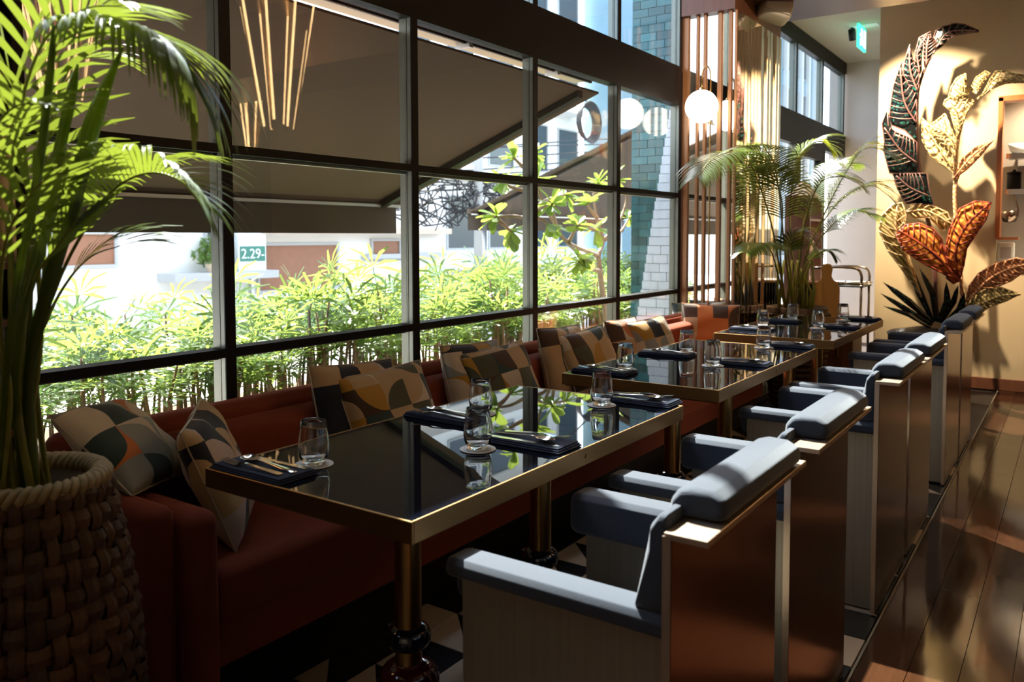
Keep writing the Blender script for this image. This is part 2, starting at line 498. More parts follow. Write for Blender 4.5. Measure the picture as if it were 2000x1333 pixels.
def post_mesh(h):
    b = MB().box(-PD, -0.030, -PW, 0, 0, h)
    b.box(-0.026, -0.006, -PW, 0, 0, h)
    return b
winno = [0]
def window_bay(y0, y1, z0, z1, transoms, glass, top_rail=True):
    """one bay: far post, rails, panes"""
    winno[0] += 1
    root = empty('window_%d' % winno[0], (WX, y1, z0)); tag(root, kind='structure')
    h = z1 - z0
    po = post_mesh(h).build('window_post', M_post_grey, root)
    MB().box(-0.030, -0.026, -PW + 0.004, -0.004, 0, h).build('gasket', M_black, po)
    MB().box(-0.006, 0.0, -PW, 0, 0, h).build('face_cap', M_black, po)
    lo = y0 - y1
    zs = [0.0] + [t - z0 for t in transoms] + [h]
    for t in transoms:
        rl0 = MB().box(-PD, 0, lo, -PW, t - z0 - 0.015, t - z0 + 0.015).build('window_rail', M_black, root)
        MB().box(-PD + 0.004, -0.045, lo, -PW, t - z0 - 0.026, t - z0 - 0.015).build('glazing_bead', M_rail_pale, rl0)
    MB().box(-PD, 0.0, lo, -PW, 0.0, 0.03).build('window_rail', M_black, root)
    MB().box(-PD, 0.0, lo, -PW, h - 0.03, h).build('window_rail', M_black, root)
    for a, b_ in zip(zs[:-1], zs[1:]):
        MB().box(-0.040, -0.034, lo, -PW, a + 0.013, b_ - 0.013).build('pane', glass, root)
    return root
for k in range(3, 8):
    y0 = YM[k - 1] if k > 3 else 1.085
    window_bay(y0, YM[k], 0.58, 2.283, [0.901, 1.603], M_window)
for k in range(1, 8):
    window_bay(YM[k - 1], YM[k], 2.50, 3.75, [], M_window_blue)
YC = [6.70, 7.60, 8.59, 9.62, 10.62]
for k in range(1, 5):
    window_bay(YC[k - 1], YC[k], 2.54, 3.30, [], M_window_blue)
window_bay(7.75, 8.62, 0.1, 2.28, [0.95], M_window)
# door in the far strip of the window wall
d = empty('door_1', (WX, 8.66, 0.0)); tag(d, kind='structure')
f = MB(); f.box(-0.06, 0, 0, 0.10, 0.0, 2.28); f.box(-0.06, 0, 0.88, 0.98, 0, 2.28); f.box(-0.06, 0, 0.10, 0.88, 0.0, 0.25); f.box(-0.06, 0, 0.10, 0.88, 2.15, 2.28)
f.build('door_frame', M_black, d)
MB().box(-0.04, -0.03, 0.10, 0.88, 0.25, 2.15).build('door_pane', M_window, d)
MB().tube([(0.04, 0.14, 0.9), (0.04, 0.14, 1.4)], 0.012).build('door_handle', M_alu, d)

# ------------------------------------------------------------------ mirrored column with copper fins and reeded side
colm = MB().box(-2.40, -2.012, 5.662, 6.70, 0.0, 3.9).build('column', M_wood_brown); tag(colm, kind='structure')
MB().box(-2.395, -2.018, 5.654, 5.662, 0.60, 2.885).build('mirror_panel', M_mirror, colm)
for x0, x1 in [(-2.398, -2.352), (-2.297, -2.277), (-2.242, -2.220), (-2.137, -2.106), (-2.057, -2.033), (-2.012, -1.996)]:
    bev(MB().box(x0, x1, 5.636, 5.654, 0.40, 2.885).build('fin', M_fin, colm), 0.003)
MB().box(-2.395, -2.0, 5.60, 5.662, 2.885, 3.02).build('head_panel', M_wood_brown, colm)
n_rib = 14
prof = [(math.cos(a), math.sin(a)) for a in [i * PI / 6 for i in range(7)]]
rib_w = 1.03 / n_rib
rib = MB()
pts2 = [(rib_w * 0.44, -0.006), (rib_w * 0.44, 0.0), (rib_w * 0.40, 0.004), (-rib_w * 0.40, 0.004), (-rib_w * 0.44, 0.0), (-rib_w * 0.44, -0.006)]
rib.prism([(b_, a_) for a_, b_ in pts2], 'z', 0.05, 2.885)
rib_me = rib.mesh('rib')
rr_ = random.Random(31)
for i in range(n_rib):
    link('rib', rib_me, M_rib, colm, (-2.004, 5.662 + rib_w * (i + 0.5), 0), (0, 0, rr_.uniform(-0.05, 0.05)))

# ------------------------------------------------------------------ outdoors
g = MB().box(-6.2, -2.55, -6.0, 30.0, -0.25, -0.12).build('pavement', M_pavement); tag(g, kind='structure')
g = MB().box(-40.0, -6.2, -20.0, 60.0, -0.30, -0.22).build('road', M_road); tag(g, kind='structure')
g = MB().box(-5.3, -3.85, 0.8, 11.0, -0.12, 0.10).build('planter_bed', M_soil); tag(g, kind='structure')
bev(g, 0.02)

def awning(y0, y1, xa, za, xb, zb, zv, label, group=None, canvas=None):
    """folding-arm awning: canvas slope from the wall (xa,za) to the front bar (xb,zb), valance down to zv"""
    a = empty('awning', (xa, y0, za))
    n = 14; ys = [y0 + (y1 - y0) * i / 40 for i in range(41)]
    m = MB()
    for k, yy in enumerate(ys[:-1]):
        pass
    def zc(t): return za + (zb - za) * t
    top = [(xa + (xb - xa) * i / n, zc(i / n)) for i in range(n + 1)]
    poly = top + [(x, z - 0.012) for x, z in reversed(top)]
    m.prism([(x - xa, z - za) for x, z in poly], 'y', 0, y1 - y0)
    m.build('canopy', canvas or M_awning, a)
    dx, dz = xb - xa, zb - za
    MB().box(dx - 0.05, dx + 0.03, 0, y1 - y0, dz - 0.035, dz + 0.035).build('front_bar', M_valance, a)
    MB().box(dx + 0.03, dx + 0.04, 0, y1 - y0, dz - 0.055, dz - 0.035).build('trim_bar', M_alu, a)
    v = MB(); nv = 60; L = y1 - y0
    for i in range(nv):
        u0, u1 = L * i / nv, L * (i + 1) / nv
        wob = lambda u: 0.008 * math.sin(u * 5.0)
        v.add([(dx - 0.02 + wob(u0), u0, dz), (dx - 0.02 + wob(u1), u1, dz), (dx - 0.02 + wob(u1), u1, zv - za), (dx - 0.02 + wob(u0), u0, zv - za),
               (dx - 0.03 + wob(u0), u0, dz), (dx - 0.03 + wob(u1), u1, dz), (dx - 0.03 + wob(u1), u1, zv - za), (dx - 0.03 + wob(u0), u0, zv - za)],
              [(0, 1, 2, 3), (7, 6, 5, 4), (3, 2, 6, 7)])
    v.build('valance', M_valance, a)
    for yy in (0.20, L - 0.20):
        MB().prism([(-0.02, -0.06), (dx + 0.03, dz - 0.06), (dx + 0.03, dz - 0.015), (-0.02, -0.015)], 'y', yy - 0.03, yy + 0.03).build('side_arm', M_black, a)
    if zv > 1.35:
        for yy in (0.3, L - 0.3):
            MB().tube([(dx + 0.05, yy, -za - 0.25), (dx + 0.05, yy, dz)], 0.035, 10).build('post', M_alu, a, smooth=True)
    tag(a, label, 'awning', group)
    return a
awning(-2.6, 4.56, -2.50, 2.21, -4.20, 1.575, 1.328, 'long brown canvas awning sloping down over the hedge outside the windows', 'street awnings')
awning(9.5, 14.5, -4.6, 2.72, -7.35, 1.68, 1.40, 'brown awning darkened for shade, further along the street behind the broad-leaved tree', 'street awnings', M_valance)  # shade on this awning is put into its darker canvas colour
# pale awning cassette under the window head
rl = empty('awning_cassette', (-2.5, -2.6, 2.29))
MB().box(-0.20, -0.02, 0, 7.2, 0.0, 0.03).build('housing', M_rail_pale, rl)
MB().box(-0.085, -0.070, 0, 7.2, -0.012, 0.0).build('lip', M_black, rl)
for yy in (2.9, 5.9, 6.75):
    MB().box(-0.14, -0.05, yy, yy + 0.03, -0.03, 0.0).build('bracket', M_alu, rl)
tag(rl, 'pale aluminium awning rail under the black window beam', 'awning rail')

# --- teal tiled pier outside the last bay, with its sunlit patch built as a pale tiled wedge
def tiled_face(root, x0f, x1f, z0, z1, y, mat_t, rows, cols, depth=0.012):
    """tiles on a face looking at -Y; x0f/x1f give the edges at a height"""
    hz = (z1 - z0) / rows
    for r in range(rows):
        za, zb = z0 + r * hz, z0 + (r + 1) * hz
        a0, a1 = x0f((za + zb) / 2), x1f((za + zb) / 2)
        n = max(1, round((a1 - a0) / cols))
        sh = 0.5 if (r % 2 and n > 1) else 0.0
        edges = [a0] + [a0 + (a1 - a0) * (i + sh) / n for i in range(0 if sh else 1, n)] + [a1]
        for e0, e1 in zip(edges[:-1], edges[1:]):
            if e1 - e0 < 0.012: continue
            MB().box(e0 + 0.002, e1 - 0.002, y - depth, y, za + 0.002, zb - 0.002).build('tile', mat_t, root)
pier = empty('tiled_pier', (0, 0, 0))
MB().box(-2.98, -2.56, 6.0, 6.5, -0.12, 4.2).build('pier_core', M_grout, pier)
tiled_face(pier, lambda z: -2.98, lambda z: -2.56, 0.2, 4.2, 6.0, M_teal, 62, 0.14)
tag(pier, 'dark teal glazed tile pier standing outside the last window bay', 'pier')
sun_patch = empty('pier_sun_patch', (0, 0, 0))  # wedge added in the shape of the sunlight on the pier
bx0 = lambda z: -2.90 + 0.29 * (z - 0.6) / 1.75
MB().prism([(-2.98, -0.12), (-2.57, -0.12), (-2.57, 2.30), (-2.62, 2.30), (bx0(0.6), 0.6)], 'y', 5.93, 5.98).build('sun_patch_core', M_grout, sun_patch)
tiled_face(sun_patch, bx0, lambda z: -2.57, 0.6, 2.28, 5.93, M_sun_patch, 24, 0.15)
tag(sun_patch, 'pale tiled wedge standing in for sunlight on the teal pier', 'sun patch')

# --- buildings over the street
def facade(name, label, x, y0, y1, z1, wall, windows, extras=None, depth=3.0, cat='building', group='buildings over the street'):
    b = empty(name, (x, y0, -0.25))
    MB().box(-depth, 0, 0, y1 - y0, 0, z1 + 0.25).build('wall', wall, b)
    for (ya, yb, za, zb, m_) in windows:
        fr = MB()
        fr.box(-0.02, 0.05, ya - y0 - 0.05, yb - y0 + 0.05, za + 0.20, za + 0.25); fr.box(-0.02, 0.05, ya - y0 - 0.05, yb - y0 + 0.05, zb + 0.25, zb + 0.30)
        fr.box(-0.02, 0.05, ya - y0 - 0.05, ya - y0, za + 0.25, zb + 0.25); fr.box(-0.02, 0.05, yb - y0, yb - y0 + 0.05, za + 0.25, zb + 0.25)
        wdw = fr.build('window', M_grey_wall, b)
        MB().box(0.0, 0.015, ya - y0, yb - y0, za + 0.25, zb + 0.25).build('pane', m_, wdw)
    tag(b, label, cat, group)
    return b

fa = facade('shop_house', 'low white shop building over the street behind the hedge', -12.0, 1.0, 14.5, 3.4, M_white_wall,
       [(4.0, 5.6, 0.75, 1.35, M_shop_dark), (5.8, 6.7, 0.9, 1.35, M_door_brown), (8.3, 8.6, 1.25, 2.2, M_far_glass), (9.35, 11.2, 0.35, 1.15, M_door_brown),
        (12.2, 13.0, 0.85, 1.22, M_door_brown), (6.0, 7.4, 1.9, 2.9, M_far_glass), (9.5, 10.8, 1.9, 2.9, M_far_glass)])
MB().box(0, 0.5, 6.4, 8.4, 0.85, 0.98).build('ledge', M_grey_wall, fa)
MB().box(0, 0.35, 8.2, 13.4, 1.62, 1.74).build('ledge', M_peach_wall, fa)
MB().box(0.0, 0.2, 10.9, 13.4, 1.1, 1.2).build('ledge', M_grey_wall, fa)
fb = facade('apartment_block', 'tall peach apartment block with balconies beyond the shop building', -14.0, 14.6, 24.0, 10.0, M_white_wall,
       [(15.2 + 1.9 * i, 16.4 + 1.9 * i, 1.0 + 2.4 * j, 2.4 + 2.4 * j, M_far_glass) for i in range(5) for j in range(4)])
for j in range(4):
    MB().box(0, 0.7, 0.2, 9.0, 0.7 + 2.4 * j, 0.85 + 2.4 * j).build('balcony', M_white_wall, fb)
fc = facade('blue_tower', 'blue tower with vertical fins seen through the upper windows', -11.0, 24.5, 44.0, 11.5, M_blue_wall,
       [(25.0 + 2.4 * i, 26.4 + 2.4 * i, 3.6 + 2.6 * j, 5.4 + 2.6 * j, M_far_glass) for i in range(7) for j in range(3)])
for i in range(16):
    MB().box(0, 0.18, 0.6 + 1.2 * i, 0.8 + 1.2 * i, 0, 11.6).build('fin', M_white_wall, fc)
fd = facade('rear_house', 'grey rendered house at the near end of the street', -13.0, -9.0, 0.8, 6.0, M_grey_wall,
       [(-7.5 + 2.4 * i, -6.0 + 2.4 * i, 0.9 + 2.6 * j, 2.3 + 2.6 * j, M_far_glass) for i in range(3) for j in range(2)])
# price board
sg = empty('price_board', (-11.75, 8.72, -0.25))
MB().box(-0.05, 0.05, 0.25, 0.31, 0, 0.95).build('post', M_alu, sg)
bev(MB().box(-0.04, 0.04, 0.0, 0.58, 0.95, 1.65).build('board', M_sign_white, sg), 0.01)
pn = MB().box(0.04, 0.05, 0.03, 0.55, 1.14, 1.40).build('green_panel', M_sign_green, sg)
fc_ = bpy.data.curves.new('price', 'FONT'); fc_.body = '2.29-'; fc_.size = 0.24; fc_.extrude = 0.004; fc_.align_x = 'CENTER'
ft = bpy.data.objects.new('price_text', fc_); COL.objects.link(ft)
bpy.context.view_layer.update()
me_t = bpy.data.meshes.new_from_object(ft.evaluated_get(bpy.context.evaluated_depsgraph_get()))
bpy.data.objects.remove(ft)
link('price_lettering', me_t, M_sign_white, pn, (0.053, 0.29, 1.19), (PI / 2, 0, PI / 2))
tag(sg, 'white and green price board over the street reading 2.29', 'sign')
# bush on the ledge
rb = random.Random(4)
bushm = MB()
for i in range(260):
    a, e = rb.uniform(0, 2 * PI), rb.uniform(-0.4, 1.3)
    r = rb.uniform(0.12, 0.34)
    c = Vector((r * math.cos(a) * math.cos(e), r * math.sin(a) * math.cos(e), 0.25 + r * 1.1 * math.sin(e)))
    u = Vector((rb.uniform(-1, 1), rb.uniform(-1, 1), rb.uniform(-1, 1))).normalized() * 0.07
    v = u.cross(Vector((rb.uniform(-1, 1), rb.uniform(-1, 1), 1))).normalized() * 0.03
    bushm.add([c - u, c + v, c + u, c - v], [(0, 1, 2, 3)])
bs = empty('ledge_bush', (-11.72, 8.25, 0.73))
f_ = bushm.build('foliage', M_lady, bs); f_['kind'] = 'stuff'
MB().lathe([(0.10, 0.0), (0.14, 0.14), (0.12, 0.14), (0.11, 0.12)], 14).build('pot', M_peach_wall, bs)
tag(bs, 'small round green bush in a pot on the ledge of the shop building', 'bush')

# overhead cables and a hanging coil
rc = random.Random(11)
def cable(label, pts, r=0.012):
    o = MB().tube(spline(pts, 24), r, 5).build('overhead_cable', M_cable, smooth=True)
    tag(o, label, 'cable', 'overhead street cables')
cab_lab = ['lowest sagging black cable over the street', 'second sagging black cable over the street counted upward', 'third sagging black cable over the street counted upward',
           'fourth sagging black cable over the street counted upward', 'fifth sagging black cable over the street counted upward', 'sixth sagging black cable over the street counted upward',
           'topmost sagging black cable over the street']
for i in range(7):
    z0 = 1.95 + 0.16 * i; x = -9.2 - 0.12 * i
    pts = [(x, 2.0, z0 + 0.5 + rc.uniform(-.1, .1)), (x, 7.0, z0 + rc.uniform(-.05, .1)), (x, 12.0, z0 + 0.15 + rc.uniform(-.1, .1)), (x + 0.4, 19.0, z0 + 0.9), (x + 0.6, 26.0, z0 + 1.2)]
    cable(cab_lab[i], pts, 0.014)
# a thick tangle of wires on one pole
tg = MB()
for i in range(46):
    c = Vector((-8.9 + rc.uniform(-.1, .1), 11.0 + rc.uniform(-1.1, 1.1), 2.0 + rc.uniform(-.35, .35)))
    pts = [c + Vector((rc.uniform(-.1, .1), rc.uniform(-.6, .6), rc.uniform(-.3, .3))) for k in range(5)]
    tg.tube(spline(pts, 16), 0.013, 4)
tgo = tg.build('cable_tangle', M_cable, smooth=True); tag(tgo, 'messy tangle of black street wires behind the hedge', 'cables', kind='stuff')
cl = MB()
for i in range(6):
    rr = 0.33 + 0.02 * i
    cl.tube([(-8.6 + 0.03 * i, 15.1 + rr * math.cos(a), 3.7 + rr * math.sin(a)) for a in [k * 2 * PI / 28 for k in range(29)]], 0.018, 5)
cl.tube(spline([(-8.55, 15.1, 4.13), (-8.65, 13.6, 4.75), (-8.85, 11.74, 5.9)], 14), 0.016, 5)
clo = cl.build('cable_coil', M_cable, smooth=True); tag(clo, 'round coil of black cable hanging over the street', 'cable coil')
pole = MB().tube([(-8.85, 11.7, -0.25), (-8.85, 11.7, 6.0)], [0.09, 0.07], 12).build('utility_pole', M_grey_wall, smooth=True)
tag(pole, 'grey concrete utility pole holding the tangle of street wires', 'pole')

# --- lady palm hedge
def lady_palm(seed):
    r = random.Random(seed)
    root = empty('lady_palm', (0, 0, 0))
    fol = MB()
    for c in range(r.choice([4, 4, 5])):
        bx, by = r.uniform(-.14, .14), r.uniform(-.14, .14)
        h = r.uniform(0.55, 0.92)
        lean = Vector((r.uniform(-.10, .10), r.uniform(-.10, .10), 0))
        cp = [Vector((bx, by, 0)) + lean * t * t + Vector((0, 0, h * t)) for t in (0, .33, .66, 1)]
        MB().tube(cp, [0.014, 0.013, 0.012, 0.008], 6).build('cane', M_cane, root, smooth=True)
        if c >= 3:
            bx += 0.05; by -= 0.06
            MB().tube([(bx, by, 0), (bx + lean.x, by + lean.y, h * 0.8)], [0.010, 0.006], 5).build('cane', M_cane, root, smooth=True)
            continue
        nl = r.choice([6, 7, 8])
        for k in range(nl):
            t = 0.60 + 0.40 * k / (nl - 1)
            base = Vector((bx, by, 0)) + lean * t * t + Vector((0, 0, h * t))
            az = r.uniform(0, 2 * PI)
            el = r.uniform(0.25, 0.75) + 0.5 * (k == nl - 1)
            d0 = Vector((math.cos(az) * math.cos(el), math.sin(az) * math.cos(el), math.sin(el)))
            pl = r.uniform(0.10, 0.20)
            tip = base + d0 * pl
            fol.tube([base, tip], 0.0035, 3, caps=False)
            side = d0.cross(Vector((0, 0, 1))).normalized()
            upv = side.cross(d0).normalized()
            nb = r.choice([6, 7, 8])
            L0 = r.uniform(0.25, 0.37)
            for b in range(nb):
                ang = (b / (nb - 1) - 0.5) * 3.3
                dirv = (d0 * math.cos(ang) + side * math.sin(ang) + upv * 0.15).normalized()
                L = L0 * (1 - 0.25 * abs(b / (nb - 1) - 0.5) * 2) * r.uniform(0.9, 1.08)
                wv = dirv.cross(upv).normalized() * r.uniform(0.012, 0.017)
                p1 = tip + dirv * L * 0.5 + Vector((0, 0, -0.010))
                p2 = tip + dirv * L + Vector((0, 0, -L * r.uniform(0.15, 0.35)))
                fol.add([tip, p1 + wv, p1 - wv, p2 + wv * 0.55, p2 - wv * 0.55], [(0, 1, 2), (2, 1, 3, 4)])
    fo = fol.build('fan_leaves', M_lady, root); fo['kind'] = 'stuff'
    return root
protos = [lady_palm(s) for s in (1, 2, 3, 4, 5)]
rh = random.Random(21)
BAYS = ['window beside the foreground palm', 'window holding the price board', 'third window', 'window before the broad-leaved tree', 'last window before the column']
ROWS = ['front row', 'second row', 'third row', 'back row']
used = 0
for row, xr in enumerate((-4.05, -4.35, -4.68, -5.0)):
    y = 1.5 + 0.08 * row + 0.1 * (row % 2)
    while y < 10.4:
        p = protos[used % 5] if used < 5 else copy_tree(protos[rh.randrange(5)])
        used += 1
        sc = rh.uniform(0.66, 0.90) * (1.0 + 0.03 * row)
        p.location = (xr + rh.uniform(-.08, .08), y + rh.uniform(-.07, .07), 0.10)
        p.rotation_euler = (0, 0, rh.uniform(0, 6.28))
        p.scale = (sc, sc, sc * rh.uniform(0.92, 1.06))
        q = y * 2.4 / -xr
        if q < 2.1: p.scale = [k_ * 0.86 for k_ in p.scale]
        b = 0 if q < 1.77 else 1 if q < 2.74 else 2 if q < 3.70 else 3 if q < 4.67 else 4
        tag(p, 'lady palm, %s in the hedge outside the %s' % (ROWS[row], BAYS[b]), 'palm', 'lady palms, %s, window bay %d' % (ROWS[row], b + 1))
        y += rh.uniform(0.26, 0.36)

# --- broad-leaved tree
tr = empty('broad_leaved_tree', (-3.7, 6.85, -0.12))
O = Vector((-3.7, 6.85, -0.12))
def tb(pts, rad, n=14):
    MB().tube([p - O for p in spline(pts, n)], [rad[0] + (rad[1] - rad[0]) * i / (n - 1) for i in range(n)], 7).build('branch', M_bark, tr, smooth=True)
def V3(t): return Vector(t)
trunk = [(-3.7, 6.85, -0.12), (-3.7, 6.929, 0.429), (-3.7, 6.823, 0.829), (-3.7, 6.75, 1.122)]
tb(trunk, (0.035, 0.026))
tips = []
def br(pts, rad=(0.02, 0.009)):
    tb([V3(p) for p in pts], rad)
    a, b = V3(pts[-2]), V3(pts[-1])
    tips.append((b, (b - a).normalized()))
br([(-3.7, 6.75, 1.122), (-3.65, 6.122, 1.247), (-3.6, 5.828, 1.399), (-3.6, 5.629, 1.585), (-3.6, 5.537, 1.767)])
br([(-3.6, 5.629, 1.585), (-3.5, 5.289, 1.452), (-3.45, 4.973, 1.456), (-3.45, 4.747, 1.444)])
br([(-3.6, 5.537, 1.676), (-3.6, 5.331, 1.667), (-3.6, 5.121, 1.696), (-3.6, 5.074, 1.74)])
br([(-3.6, 5.537, 1.767), (-3.65, 5.405, 1.863), (-3.7, 5.334, 1.941)])
br([(-3.6, 5.828, 1.399), (-3.5, 5.627, 1.499), (-3.45, 5.531, 1.565)])
br([(-3.65, 6.122, 1.247), (-3.55, 6.039, 1.335), (-3.5, 6.022, 1.4)])
br([(-3.7, 6.75, 1.122), (-3.75, 6.942, 1.265), (-3.75, 6.808, 1.484), (-3.75, 6.757, 1.699), (-3.75, 6.835, 1.823)])
br([(-3.75, 6.808, 1.484), (-3.7, 6.571, 1.573), (-3.7, 6.552, 1.619)])
br([(-3.75, 6.942, 1.265), (-3.8, 7.323, 1.417), (-3.85, 7.61, 1.632), (-3.85, 7.609, 1.78)])
br([(-3.75, 6.942, 1.265), (-3.8, 7.379, 1.341), (-3.85, 7.706, 1.502)])
br([(-3.65, 6.122, 1.247), (-3.5, 6.041, 1.16), (-3.45, 6.059, 1.117)])
br([(-3.7, 6.821, 0.975), (-3.55, 6.308, 1.019), (-3.5, 6.041, 1.086)])
br([(-3.5, 5.289, 1.452), (-3.45, 5.395, 1.433), (-3.4, 5.428, 1.373)])
br([(-3.45, 4.747, 1.444), (-3.4, 4.803, 1.386), (-3.4, 4.9, 1.331)])
br([(-3.75, 6.757, 1.699), (-3.8, 7.103, 1.755), (-3.8, 7.263, 1.874)])
br([(-3.5, 6.022, 1.4), (-3.45, 6.128, 1.379), (-3.45, 6.264, 1.358)])
br([(-3.6, 5.629, 1.585), (-3.7, 5.99, 1.643), (-3.75, 6.244, 1.677)])
br([(-3.65, 5.405, 1.863), (-3.8, 5.704, 1.955), (-3.85, 5.858, 2.013)])
lf = MB()
prof_l = [(0.0, 0.004), (0.12, 0.012), (0.35, 0.030), (0.6, 0.047), (0.8, 0.050), (0.93, 0.035), (1.0, 0.008)]
Lf = [(-w_, t * 0.20, -0.03 * t * t + 0.012) for t, w_ in prof_l]; Mf = [(0, t * 0.20, -0.03 * t * t) for t, w_ in prof_l]; Rf = [(w_, t * 0.20, -0.03 * t * t + 0.012) for t, w_ in prof_l]
lf.strip(Lf, Mf); lf.strip(Mf, Rf)
leaf_me = lf.mesh('leaf', True)
rl_ = random.Random(5)
for tip, dv in tips:
    q0 = dv.to_track_quat('Y', 'Z')
    for k in range(rl_.choice([10, 11, 13])):
        az = k * 2.4 + rl_.uniform(-.3, .3)
        tilt = rl_.uniform(0.55, 1.35)
        d_ = Vector((math.cos(az) * math.sin(tilt), math.cos(tilt), math.sin(az) * math.sin(tilt)))
        wd = q0 @ d_
        wd.z -= 0.15
        ql = wd.normalized().to_track_quat('Y', 'Z')
        o = link('leaf', leaf_me, M_bigleaf, tr, tip - O - dv * rl_.uniform(0, 0.05))
        o.rotation_mode = 'QUATERNION'
        o.rotation_quaternion = ql @ Quaternion((0, 1, 0), rl_.uniform(-.5, .5))
        s_ = rl_.uniform(0.55, 0.92); o.scale = (s_, s_, s_)
tag(tr, 'sunlit tree with broad rounded leaves outside the fourth window bay', 'tree')

# ================================================================== banquette
bq = empty('banquette', (-2.05, 3.3, 0.0))
B0 = Vector((-2.05, 3.3, 0.0))
def bqbox(name, x0, x1, y0, y1, z0, z1, r, m_=M_velvet, seg=4):
    return rbox(name, m_, bq, x0 - B0.x, x1 - B0.x, y0 - B0.y, y1 - B0.y, z0, z1, r, seg)
bqbox('seat', -2.24, -1.755, 1.225, 5.60, 0.30, 0.455, 0.035)
bqbox('seat_base', -2.38, -1.765, 1.20, 5.60, 0.20, 0.32, 0.008)
bqbox('plinth', -2.38, -1.86, 1.18, 5.60, 0.0, 0.21, 0.004, M_black)
bqbox('back_cushion', -2.285, -2.155, 1.225, 5.60, 0.36, 0.712, 0.045)
bqbox('back_roll', -2.385, -2.265, 1.10, 5.60, 0.36, 0.752, 0.040)
bqbox('end_panel', -2.385, -1.80, 1.075, 1.155, 0.0, 0.645, 0.038)
bqbox('end_panel', -2.30, -1.735, 1.150, 1.232, 0.0, 0.625, 0.038)
tag(bq, 'long rust velvet banquette running under the windows', 'banquette')

# ================================================================== tables
TX0, TX1 = -1.698, -1.040
def make_table():
    root = empty('dining_table', (0, 0, 0))
    w2, l2 = (TX1 - TX0) / 2, 0.66
    bev(MB().box(-w2 + 0.006, w2 - 0.006, -l2 + 0.006, l2 - 0.006, 0.722, 0.7490).build('glass_top', M_table_glass, root), 0.001, 1)
    MB().box(-w2 + 0.01, w2 - 0.01, -l2 + 0.01, l2 - 0.01, 0.700, 0.722).build('under_top', M_black, root)
    bd = MB()
    bd.box(-w2, w2, -l2, -l2 + 0.006, 0.704, 0.750); bd.box(-w2, w2, l2 - 0.006, l2, 0.704, 0.750)
    bd.box(-w2, -w2 + 0.006, -l2 + 0.006, l2 - 0.006, 0.704, 0.750); bd.box(w2 - 0.006, w2, -l2 + 0.006, l2 - 0.006, 0.704, 0.750)
    bev(bd.build('edge_band', M_brass_edge, root), 0.0012, 1)
    MB().tube([(w2, 0.02, 0.727), (w2 + 0.003, 0.02, 0.727)], 0.005, 10).build('stud', M_brass, root)
    for s in (-1, 1):
        yy = s * 0.31
        ped = MB().lathe([(0.034, 0.02), (0.034, 0.690), (0.075, 0.692), (0.075, 0.702)], 28, (0, yy, 0)).build('pedestal', M_brass, root, smooth=True)
        autosmooth(ped, 40)
        def ell(rz, rr, zc, r0=0.034):
            pts = []
            for i in range(15):
                a = -PI / 2 + PI * i / 14
                pts.append((max(r0, r0 * 0.9 + (rr - r0 * 0.9) * math.cos(a)), zc + rz * math.sin(a)))
            return pts
        MB().lathe(ell(0.030, 0.058, 0.288), 28, (0, yy, 0)).build('collar', M_navy_gloss, ped, smooth=True)
        MB().lathe(ell(0.058, 0.080, 0.165), 28, (0, yy, 0)).build('bulb', M_burgundy, ped, smooth=True)
        bs_ = MB().lathe([(0.15, 0.0), (0.15, 0.012), (0.14, 0.020), (0.05, 0.035), (0.034, 0.10)], 32, (0, yy, 0)).build('foot', M_navy_gloss, ped, smooth=True)
        autosmooth(bs_, 40)
    return root
tlabels = ['brass-edged black glass table in front, beside the patterned cushion pile and woven basket', 'brass-edged black glass table between the two other tables',
           'brass-edged black glass table at the far end by the mirrored column']
TYC = [1.818, 3.458, 5.135]
tproto = make_table()
for i, yc in enumerate(TYC):
    t_ = tproto if i == 0 else copy_tree(tproto)
    t_.location = ((TX0 + TX1) / 2, yc, 0)
    tag(t_, tlabels[i], 'table', 'black glass dining tables')

